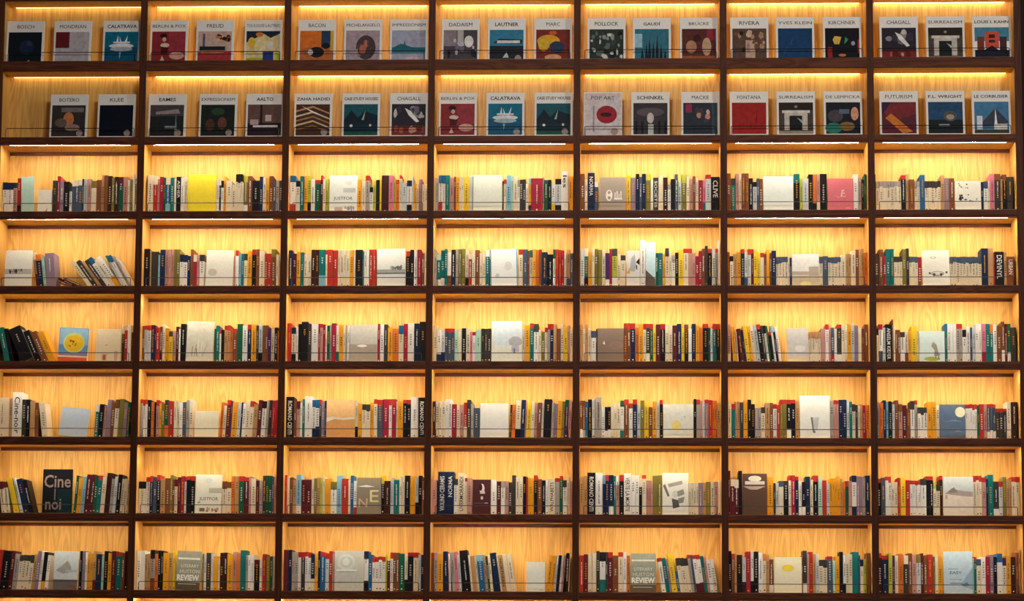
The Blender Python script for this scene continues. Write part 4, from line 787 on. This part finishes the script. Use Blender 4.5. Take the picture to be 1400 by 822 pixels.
# ---- covers turned outward among the spines: bay, left, right, height, raise, tilt, stock colour, print, label, short anchor name
def sunset(): return [Gr(0, 0, 1, 0.5, 'c8823c', 'eac08c'), Gr(0, 0.52, 1, 1, 'e8b070', 'ecc890'), Po([(0, 0.42), (0.3, 0.5), (0.6, 0.47), (1, 0.5), (1, 0.55), (0.5, 0.52), (0.2, 0.56), (0, 0.52)], 'e4e0d4')]
FACES = [
(2,0, 160,300,345,0,-2,'b8d8cc',[], 'tall pale mint-green blank book turned outward, tilted beside navy-banded spines', 'mint cover'),
(2,0, 328,470,215,0,1,'ece8da',[Po([(0.55,0.08),(0.75,0.24),(0.7,0.06)],'a8a294'),Rc(0.5,0.05,0.8,0.07,'8a8678')], 'small cream card-like book with a faint pencil scribble', 'small scribbled card'),
(2,1, 458,727,365,0,0,'f0d838',[Rc(0.55,0.26,0.85,0.28,'d8c030')], 'plain bright yellow cover between white spines', 'yellow cover'),
(2,2, 432,685,335,0,0,'e8ebe4',[Rc(0.5,0.54,0.95,0.66,'c2c8c6'),El(0.7,0.8,0.12,0.06,'d0d8d8'),Tx('JUSTFOR',0.5,0.37,0.68,0.11,'3c3c3a',0.0),Rc(0.2,0.02,0.48,0.14,'b8a898')]+Blobs(5,0.45,0.02,0.95,0.2,['a89a98','c8b8b0','8a94a8'],8,0.07), 'white JUSTFOR cover with pale grey box, on the shelf under the display ledges', 'upper JUSTFOR cover'),
(2,3, 412,678,345,10,0,'dfe4d8',[], 'large blank off-white cover standing beside a yellow spine and black edge', 'blank off-white cover'),
(2,4, 243,478,310,0,0,'a89c90',[El(0.35,0.48,0.13,0.16,'f0ece4'),El(0.35,0.56,0.06,0.045,'a89c90'),El(0.35,0.41,0.06,0.05,'a89c90'),Rc(0.56,0.38,0.6,0.56,'f0ece4'),Rc(0.64,0.38,0.68,0.6,'f0ece4'),Rc(0.72,0.38,0.75,0.52,'f0ece4'),Rc(0.79,0.38,0.83,0.6,'f0ece4'),Rc(0.54,0.36,0.86,0.4,'f0ece4'),Rc(0,0.05,1,0.06,'6a5448')], 'grey cover with large white rounded figure-eight lettering', 'grey figure-eight cover'),
(2,5, 405,680,315,0,0,'e6ece6',[], 'large blank bluish-white cover between brown and dark teal spines', 'blank bluish-white cover'),
(2,5, 996,1226,292,0,0,'d4707c',[Po([(0.5,0.45),(0.56,0.66),(0.66,0.66),(0.66,0.63),(0.59,0.61),(0.59,0.57),(0.68,0.57),(0.68,0.54),(0.58,0.54),(0.57,0.48),(0.66,0.46),(0.7,0.5),(0.7,0.44)],'eac0a8'),Po([(0.25,0.5),(0.4,0.42),(0.5,0.44),(0.4,0.45)],'e0a898'),Rc(0.7,0.1,0.9,0.12,'e8b0a0')], 'salmon pink cover with a small pale emblem', 'pink cover'),
(2,6, 790,1024,265,0,0,'e9e8da',Blobs(8,0.05,0.72,0.9,0.95,['6a6a64','8a8a80','d8d8cc'],9,0.05)+Blobs(9,0.1,0.3,0.9,0.6,['2c2c2a','4a4a46','9a9a90'],14,0.07), 'cream cover scattered with black brush marks', 'brush-mark cover'),
(3,0, 0,262,352,0,0,'e8e6dc',[Rc(0,0.26,1,0.29,'d0ccc0'),Gr(0,0.36,1,0.5,'b0aca4','c4c0b8')]+Blobs(14,0,0.35,0.95,0.52,['5c5854','8a867e','3c3a38'],12,0.06), 'white cover with a strip of grey photographs along it', 'photo-strip cover'),
(3,1, 640,896,340,8,1.0,'e8e6da',[El(0.25,0.4,0.16,0.1,'cfc8b4')], 'ivory cover with one soft tan patch', 'tan-patch ivory cover'),
(3,2, 880,1145,350,6,-0.8,'e6e9e2',[Gr(0,0.36,1,0.46,'8e928e','c0c4c0')]+Blobs(16,0.4,0.42,0.98,0.56,['8a8e8a','b0b4b0','6e726e'],9,0.07)+[Rc(0,0.34,1,0.37,'5c605c')], 'white cover with a grey misty shoreline band', 'shoreline cover'),
(3,3, 580,838,345,6,-1.5,'e6ebea',[Rc(0,0,0.03,1,'4a9ac4'),Rc(0.96,0,1,1,'5aa6cc'),El(0.65,0.55,0.14,0.12,'d4d8d8'),El(0.25,0.3,0.08,0.06,'c0c8cc')], 'white cover with light blue edges and faint sketch', 'blue-edged cover'),
(3,4, 482,604,325,0,0,'d4d4d0',[Po([(0.25,0.45),(0.35,0.78),(0.6,0.9),(0.75,0.6),(0.6,0.42)],'a8a8b4'),Po([(0.7,0.68),(0.98,0.8),(0.98,0.6)],'1c1c20'),Rc(0.72,0.48,0.8,0.6,'2a2a2c'),Po([(0,0.38),(0.3,0.55),(0.25,0.36)],'e0a828'),Rc(0,0,1,0.36,'d8d6cc')], 'pale grey cover with a black triangle and yellow corner', 'black-triangle cover'),
(3,4, 657,746,405,0,0,'b8d4dc',[Po([(0,0.38),(0,0),(0.98,0),(0.98,0.18)],'5a4c44'),Gr(0,0.4,0.98,1,'a8c8d8','d0e4e4')], 'light blue cover with a dark brown lower corner', 'blue and brown cover'),
(3,5, 650,895,290,0,0,'dcd8cc',[Gr(0,0.45,1,1,'dcdcd4','e8eae8'),Rc(0,0.36,0.62,0.47,'b8aca0'),Rc(0.62,0.3,0.98,0.62,'b4a698'),Gr(0,0,1,0.34,'c8b48c','c4b8a8'),El(0.5,0.1,0.2,0.08,'e4d494')], 'hazy beige beach-photo cover among white spines', 'beige beach cover'),
(3,6, 488,742,322,0,-0.8,'e8e6da',[El(0.55,0.36,0.24,0.07,'8a8880'),El(0.55,0.37,0.2,0.045,'d8d6ca'),El(0.42,0.33,0.05,0.045,'4a4844'),El(0.68,0.33,0.05,0.045,'4a4844'),Rc(0.22,0.34,0.3,0.4,'6a6862'),Rc(0.84,0.36,0.92,0.42,'6a6862'),El(0.4,0.8,0.12,0.03,'b0aea4'),El(0.4,0.8,0.07,0.015,'e8e6da')], 'cream cover with a small black pen drawing of a car', 'car-drawing cover'),
(4,0, 528,812,318,0,2.5,'e9ece8',[Rc(0,0.2,1,1,'6a9ecb'),Gr(0.02,0.5,0.98,0.98,'6fa4d0','bcd8e0'),El(0.52,0.56,0.37,0.3,'d8e08c'),El(0.52,0.54,0.31,0.25,'f0c02c'),Rc(0,0,1,0.21,'d8603c'),Rc(0,0.13,1,0.18,'f0e4d0')]+Blobs(24,0.28,0.42,0.76,0.66,['9a6a1c','8a5c18'],9,0.045), 'blue cover with a big yellow disc above a red band', 'yellow-disc cover'),
(4,0, 892,1140,312,0,1.2,'ead8b4',[Rc(0.4,0.5,0.46,0.52,'6a5a48')]+[Rc(0.24,0.04,0.48,0.26,'e2c09c'),Rc(0.3,0.06,0.42,0.22,'b86448'),Rc(0.76,0.05,0.9,0.34,'d8b08c')], 'cream cover with faint red seal marks along the bottom', 'red-seal cover'),
(4,1, 482,736,375,8,1.2,'d8d8cc',[Gr(0,0.12,1,1,'cfc0a0','e0e6e6'),Gr(0,0,1,0.13,'e4dcc8','e0d6c0')]+[Po([(u,0.14),(u+d,0.14+l),(u+d+0.03,0.14+l),(u+0.03,0.14)],c) for u,d,l,c in ((0.2,0.02,0.25,'a08c6c'),(0.3,0.06,0.3,'b09c7c'),(0.42,0.02,0.42,'e8e0d0'),(0.52,0.05,0.36,'ece4d4'),(0.6,0.16,0.3,'c4b08c'),(0.4,-0.04,0.2,'8a7858'))], 'misty photo cover with pale dried grasses', 'dried-grass cover'),
(4,2, 645,895,338,0,0,'c4beb0',[Gr(0,0,1,0.48,'a09284','b4aca0'),Gr(0,0.5,1,1,'b8b4a8','d4d4cc'),El(0.45,0.44,0.18,0.035,'f0eee6')], 'grey sea cover with a white gleam on the horizon', 'gleaming sea cover'),
(4,3, 590,868,372,0,0,'e2e6e0',[Gr(0.06,0.42,0.98,0.98,'dce4e6','c4d8e6'),El(0.78,0.5,0.22,0.13,'b0b4b8'),Rc(0.02,0.02,0.98,0.42,'e0e2d4'),Rc(0.66,0.26,0.9,0.42,'b4b8c4'),Rc(0.72,0.22,0.78,0.34,'7a80a0')], 'pale blue-white cover with a faint grey dome', 'grey-dome cover'),
(4,4, 218,456,305,0,0,'8a7668',[Po([(0.2,0.55),(0.26,0.64),(0.3,0.52)],'e8e0d8'),El(0.7,0.5,0.3,0.12,'937a6c')], 'brownish grey cover with cloudy shapes', 'stormy brown cover'),
(4,5, 590,800,318,14,-1.5,'d0cec8',[Gr(0,0.2,1,1,'b8b4b0','d8d8d4'),El(0.55,0.6,0.3,0.12,'c8c6c4'),El(0.6,0.4,0.26,0.1,'dcdad6'),Rc(0,0,1,0.17,'e0cfae')], 'smoky grey cover above a cream strip, slightly tilted', 'smoky grey cover'),
(4,6, 458,690,278,0,0,'d4e6e2',[El(0.5,0.12,0.32,0.07,'a4b048'),Po([(0.5,0.6),(0.56,0.66),(0.68,0.56),(0.76,0.3),(0.84,0.26),(0.7,0.2),(0.58,0.22),(0.6,0.4),(0.48,0.52)],'9a9488'),Rc(0.62,0.12,0.66,0.24,'8a8478'),Rc(0.74,0.12,0.78,0.24,'8a8478')], 'pale blue picture cover with a grey animal on grass', 'grey-animal cover'),
(5,0, 535,805,268,0,6,'c6d4e4',[], 'blank pale blue cover leaning to one side by itself', 'blank pale blue cover'),
(5,1, 560,780,238,0,1,'eee6c8',[], 'small blank cream card before white spines', 'blank cream card'),
(5,2, 433,690,345,0,0,'e4b070',sunset(), 'orange sunset beach cover with a white wave line', 'sunset beach cover'),
(5,3, 482,745,318,5,0.4,'e8e8e2',[], 'big blank white cover beside slate and charcoal spines', 'big blank white cover'),
(5,4, 814,1086,318,10,0,'dde0d4',[Gr(0,0.1,1,1,'d4d4c0','e0e4de'),El(0.43,0.38,0.16,0.16,'e8d890'),El(0.43,0.38,0.1,0.1,'ecd978'),Po([(0.64,0.6),(0.72,0.68),(0.7,0.56),(0.74,0.64)],'b8bab0')], 'light grey cover with a soft yellow sun', 'soft yellow sun cover'),
(5,5, 710,984,392,4,0,'e8eae2',[Po([(0.36,0.5),(0.42,0.18),(0.5,0.16),(0.48,0.5)],'6a6a68'),Po([(0.42,0.5),(0.46,0.2),(0.58,0.2),(0.64,0.5)],'c8cac8'),El(0.47,0.16,0.05,0.02,'7a7a78')], 'tall white cover with a grey drinking glass', 'drinking-glass cover'),
(5,6, 643,875,308,0,0,'5a7896',[Gr(0,0,1,1,'4a5870','6c8cac'),El(0.8,0.78,0.2,0.15,'f0ecc4'),Gr(0,0,1,0.1,'5c4c5c','5a6478'),Po([(0.1,0.5),(0.6,0.56),(0.9,0.5),(0.5,0.52)],'7a94ac'),Po([(0.5,0.2),(0.7,0.26),(0.95,0.2),(0.7,0.22)],'7a94ac')], 'blue night-sky cover with a full white moon', 'full moon cover'),
(6,0, 378,662,420,0,0,'15171c',[Rc(0.5,0,1,0.55,'143034'),Rc(0.4,0.3,0.45,0.56,'7a6c66'),Tx('Cine',0.5,0.73,0.9,0.29,'a08c84',0.015),Tx('noi',0.38,0.21,0.54,0.25,'8a7a74',0.015)], 'black cover with large grey Cine and noi lettering', 'black Cine cover'),
(6,1, 573,820,358,4,0.6,'e6e4d2',[Rc(0.52,0.53,1,0.66,'b8b8a4'),El(0.5,0.85,0.12,0.07,'d0d8d8'),Tx('JUSTFOR',0.52,0.37,0.72,0.11,'3c3630',0.0),Rc(0.1,0.27,0.2,0.3,'8a8478'),Rc(0.18,0.06,0.38,0.15,'7a6c5c')]+Blobs(6,0.4,0.03,0.95,0.2,['a88c7c','7a6254','c8a890'],10,0.06), 'ivory JUSTFOR cover with tan marks, between black and cream spines', 'lower JUSTFOR cover'),
(6,2, 721,940,330,0,0,'8c8270',[Po([(0.02,0.76),(0.4,0.8),(0.75,0.75),(0.4,0.74)],'e8e4d8'),Tx('N',0.26,0.32,0.36,0.24,'d8b48c'),Tx('E',0.72,0.5,0.36,0.32,'e8dc9c')], 'grey-brown cover with big gold N and E letters', 'gold lettered cover'),
(6,3, 425,590,315,0,0,'4a2428',[El(0.52,0.74,0.14,0.14,'e0d4cc'),Po([(0.4,0.6),(0.7,0.6),(0.64,0.72),(0.5,0.7)],'d4c4bc'),El(0.44,0.78,0.1,0.1,'3a1c20'),El(0.52,0.48,0.07,0.05,'d0bcb4'),Rc(0.12,0.33,0.6,0.335,'a88c84'),Rc(0.66,0.325,0.86,0.345,'c8b4ac')], 'dark maroon cover with a small white portrait', 'maroon portrait cover'),
(6,4, 802,1038,384,4,0,'e8e6da',[Po([(0.2,0.74),(0.75,0.82),(0.78,0.74),(0.25,0.66)],'a4a29c'),Po([(0.5,0.55),(0.8,0.62),(0.85,0.5),(0.6,0.44)],'98968e'),Po([(0.6,0.4),(0.85,0.44),(0.8,0.3),(0.6,0.28)],'8c8a84'),El(0.48,0.5,0.1,0.08,'d8d4cc'),Po([(0.36,0.4),(0.6,0.36),(0.66,0.2),(0.4,0.16)],'55524e'),Po([(0.02,0.7),(0.1,0.74),(0.28,0.46),(0.2,0.44)],'7c7a72')], 'white cover with scattered grey photo cut-outs', 'grey cut-out cover'),
(6,5, 187,410,375,0,0,'5c4438',[El(0.5,0.88,0.27,0.07,'e0dcd0'),Rc(0.1,0.74,0.9,0.82,'d4ccc0'),Po([(0.02,0.7),(0.95,0.7),(0.6,0.62),(0.3,0.62)],'bca894')], 'dark brown dusk cover with a pale dome and lines', 'brown dusk cover'),
(6,6, 676,950,350,0,0,'dcd4c8',[Gr(0,0.6,1,1,'d8d4cc','bcd0da'),Po([(0,0.55),(0.3,0.72),(0.5,0.66),(0.98,0.62),(0.98,0.5),(0,0.52)],'a49890'),Po([(0.15,0.6),(0.35,0.74),(0.5,0.6)],'8a7e7c'),Po([(0,0),(1,0),(1,0.48),(0,0.57)],'e0d4c4'),Rc(0.06,0.44,0.14,0.54,'b8aa9c')], 'faded mountain-photo cover over a beige lower half', 'faded mountain cover'),
(7,0, 483,723,366,0,0.8,'e0e4e0',[Gr(0,0.28,1,1,'dce0dc','c8dae4'),Po([(0.08,0.5),(0.3,0.6),(0.55,0.76),(0.72,0.6),(0.72,0.46),(0.4,0.42)],'a8a8a4'),Rc(0.5,0.46,0.96,0.52,'c0c4c4'),Gr(0,0,1,0.27,'4a4440','8a8c90'),Po([(0.5,0.1),(0.8,0.14),(1,0.08),(1,0)],'7a5848')], 'white skyline cover with a dark stormy bottom band', 'skyline cover'),
(7,1, 412,652,352,0,2.2,'c0c0ae',[Gr(0,0.2,1,1,'84826e','a8aca0'),Rc(0.05,0.78,0.95,0.83,'dedcd0'),Tx('REVIEW',0.5,0.32,0.9,0.15,'f4f0e4',0.035),Tx('LITERARY',0.55,0.62,0.72,0.08,'e4e0d0'),Tx('HUSTON',0.55,0.48,0.8,0.09,'e4e0d0'),Gr(0,0,1,0.2,'4a4034','6a6250'),Rc(0.1,0.15,0.85,0.165,'c8c4b4')], 'tilted grey-green REVIEW cover beside a yellow spine', 'tilted REVIEW cover'),
(7,2, 521,786,372,8,0,'c4c8c0',[Gr(0,0,1,1,'bcb8ac','ccd2cc'),El(0.4,0.72,0.3,0.2,'d0d6d0'),El(0.4,0.72,0.22,0.14,'c2c8c2'),El(0.4,0.72,0.12,0.09,'d6dcd6'),Rc(0.06,0.5,0.76,0.54,'e4e6de'),Rc(0.1,0.46,0.7,0.5,'b0b4ae')], 'silver grey cover with an embossed arch and bar', 'embossed silver cover'),
(7,3, 922,1092,268,0,0,'e8ecdf',[Rc(0.7,0.05,0.94,0.08,'b0b4a8')], 'small blank white card standing by itself before bare wood', 'small blank white card'),
(7,4, 515,748,350,0,0,'b8bcae',[Gr(0,0.2,1,1,'8a8a76','a4b0a8'),Rc(0.05,0.8,0.95,0.84,'dedcd0'),Tx('REVIEW',0.5,0.31,0.9,0.15,'f4f0e4',0.035),Tx('LITERARY',0.5,0.6,0.72,0.08,'e4e0d0'),Tx('HUSTON',0.5,0.46,0.8,0.09,'e4e0d0'),Gr(0,0,1,0.2,'54483a','746a58'),Rc(0.1,0.13,0.85,0.145,'c8c4b4')], 'straight grey-green REVIEW cover beside an orange spine and leaning books', 'straight REVIEW cover'),
(7,5, 472,726,336,16,0,'ece6c8',[El(0.5,0.7,0.22,0.09,'ecce3c'),El(0.5,0.7,0.16,0.065,'f0d448')], 'cream cover with a yellow oval near the top', 'yellow oval cover'),
(7,6, 678,940,388,10,0,'c2d8e6',[Gr(0,0,1,1,'a8c4d8','d0e2ea'),Po([(0.55,0.2),(1,0.62),(1,0.1)],'9ab8d0'),Tx('EASY',0.42,0.5,0.42,0.07,'5a6a78',0.01),Tx('living',0.42,0.34,0.4,0.05,'7a8894'),Rc(0.16,0.58,0.5,0.595,'8a98a4'),Po([(0.6,0.22),(0.8,0.28),(0.9,0.2),(0.7,0.18)],'6a86a0'),Rc(0.2,0.24,0.64,0.26,'6a7a88')], 'pale blue cover with small grey handwritten lettering', 'pale blue lettered cover'),
]
anchors = {}
for n, (r, c, x0, x1, hh, raise_, tilt, base, art, label, short) in enumerate(FACES):
    scale, xl, xr, _ = BAYS[(r, c)]
    k = INW/(xr-xl); kz = MM_PER_PX/scale
    w = (x1-x0)*k; h = hh*kz + 0.066*SIGHT[r] - raise_*kz
    x = c-4+IN0 + (x0-xl)*k
    t = 0.014 + 0.008*((n*37) % 10)/10
    anchors.setdefault((r, c), []).append(((x0-xl)*k, (x1-xl)*k, short))
    face_book(x, 0.066+t, shelf_z(r)+0.0003, w, h, t, base, art, label, 'books turned face outward on the lit shelves', back=3.0, tilt=tilt)

# ---- every spine: the 300 that show largest are things of their own, the rest are one mass
allb = []
for key in sorted(BAYS):
    bs = layout(key)
    anc = anchors.get(key, [])
    for b in bs:
        b['key'] = key
        cs = corners(b); b['cx'] = sum(p[0] for p in cs)/4 if abs(b['a']) < 0.3 else b['px']
    for b in bs:
        best = None
        for a0, a1, short in anc:
            mid = (a0+a1)/2
            side = 'left' if b['cx'] < mid else 'right'
            cnt = sum(1 for o in bs if (b['cx'] <= o['cx'] < mid if side == 'left' else mid <= o['cx'] <= b['cx']))
            if best is None or cnt < best[0]: best = (cnt, side, short)
        b['where'] = best
    allb += bs
allb.sort(key=lambda b: -b['w']*b['h'])
rest_c, rest_m = MB(), MB()
for n, b in enumerate(allb):
    r, c = b['key']
    mir = b['a'] > 0
    zs = zones_of(b)
    cov = book_cover(b['w'], b['d'], b['h'], zs, mir)
    pg = page_block(b['w'], b['d'], b['h'], mir)
    rng = random.Random(b['seed'])
    mk = spine_marks(rng, b['w'], b['h'], zs, b['c'], mir) if not b['title'] else MB()
    loc = (c-4+IN0+b['px'], b['y'], shelf_z(r)+0.0003)
    if n < 300:
        cnt, side, short = b['where']
        size = 'thick ' if b['w'] > 0.036 else ('thin ' if b['w'] < 0.02 else '')
        word = COLOUR_WORDS.get(b['c'], b['c'])
        extra = f" with {b['top']} top" if b['top'] else (f" with {b['bot']} foot" if b['bot'] else '')
        lab = f"{size}{word} book{extra}, {ORD[cnt-1]} spine {side} of the {short}"
        root = empty('book', loc, lab, 'book', 'books standing spine-out on the lit shelves')
        root.rotation_euler = (0, b['a'], 0)
        cov.build('cover', M_COVER, root)
        pg.build('page_block', M_PAPER, root)
        if mk.f: tag(mk.build('spine_title', M_PRINT, root), kind='stuff')
        if b['title']:
            ink = 'e8e4dc' if lum(C(b['c'])) < 0.25 else '2c2a28'
            rising = b['title'].startswith('<')              # lettering that climbs the spine
            body = b['title'].lstrip('<')
            L = b['h']*min(0.8, 0.09*len(body)+0.03)
            me = text_mesh(body, L, b['w']*0.55, ink, 'spine_title', bold=0.01)
            t = link('spine_title', me, root, ((-1 if mir else 1)*b['w']/2, -0.0004, b['h']*0.9-L/2))
            t.rotation_euler = (0, -math.pi/2 if rising else math.pi/2, 0)
    else:
        ca, sa = math.cos(b['a']), math.sin(b['a'])
        fn = lambda p: (loc[0]+p[0]*ca+p[2]*sa, loc[1]+p[1], loc[2]-p[0]*sa+p[2]*ca)
        rest_c.add(cov, fn)
        rest_m.add(mk, fn)
        pgc = MB(); pgc.add(pg, fn); pgc.c = [[C('d9ccae')]*len(f) for f in pgc.f]
        rest_c.add(pgc, lambda p: p)
st = rest_c.build('slim_books', M_COVER)
tag(st, 'remaining slim assorted book spines packed along all the lit shelves', 'books', kind='stuff')
rest_m.build('spine_title', M_PRINT, st)
print('books', len(allb))
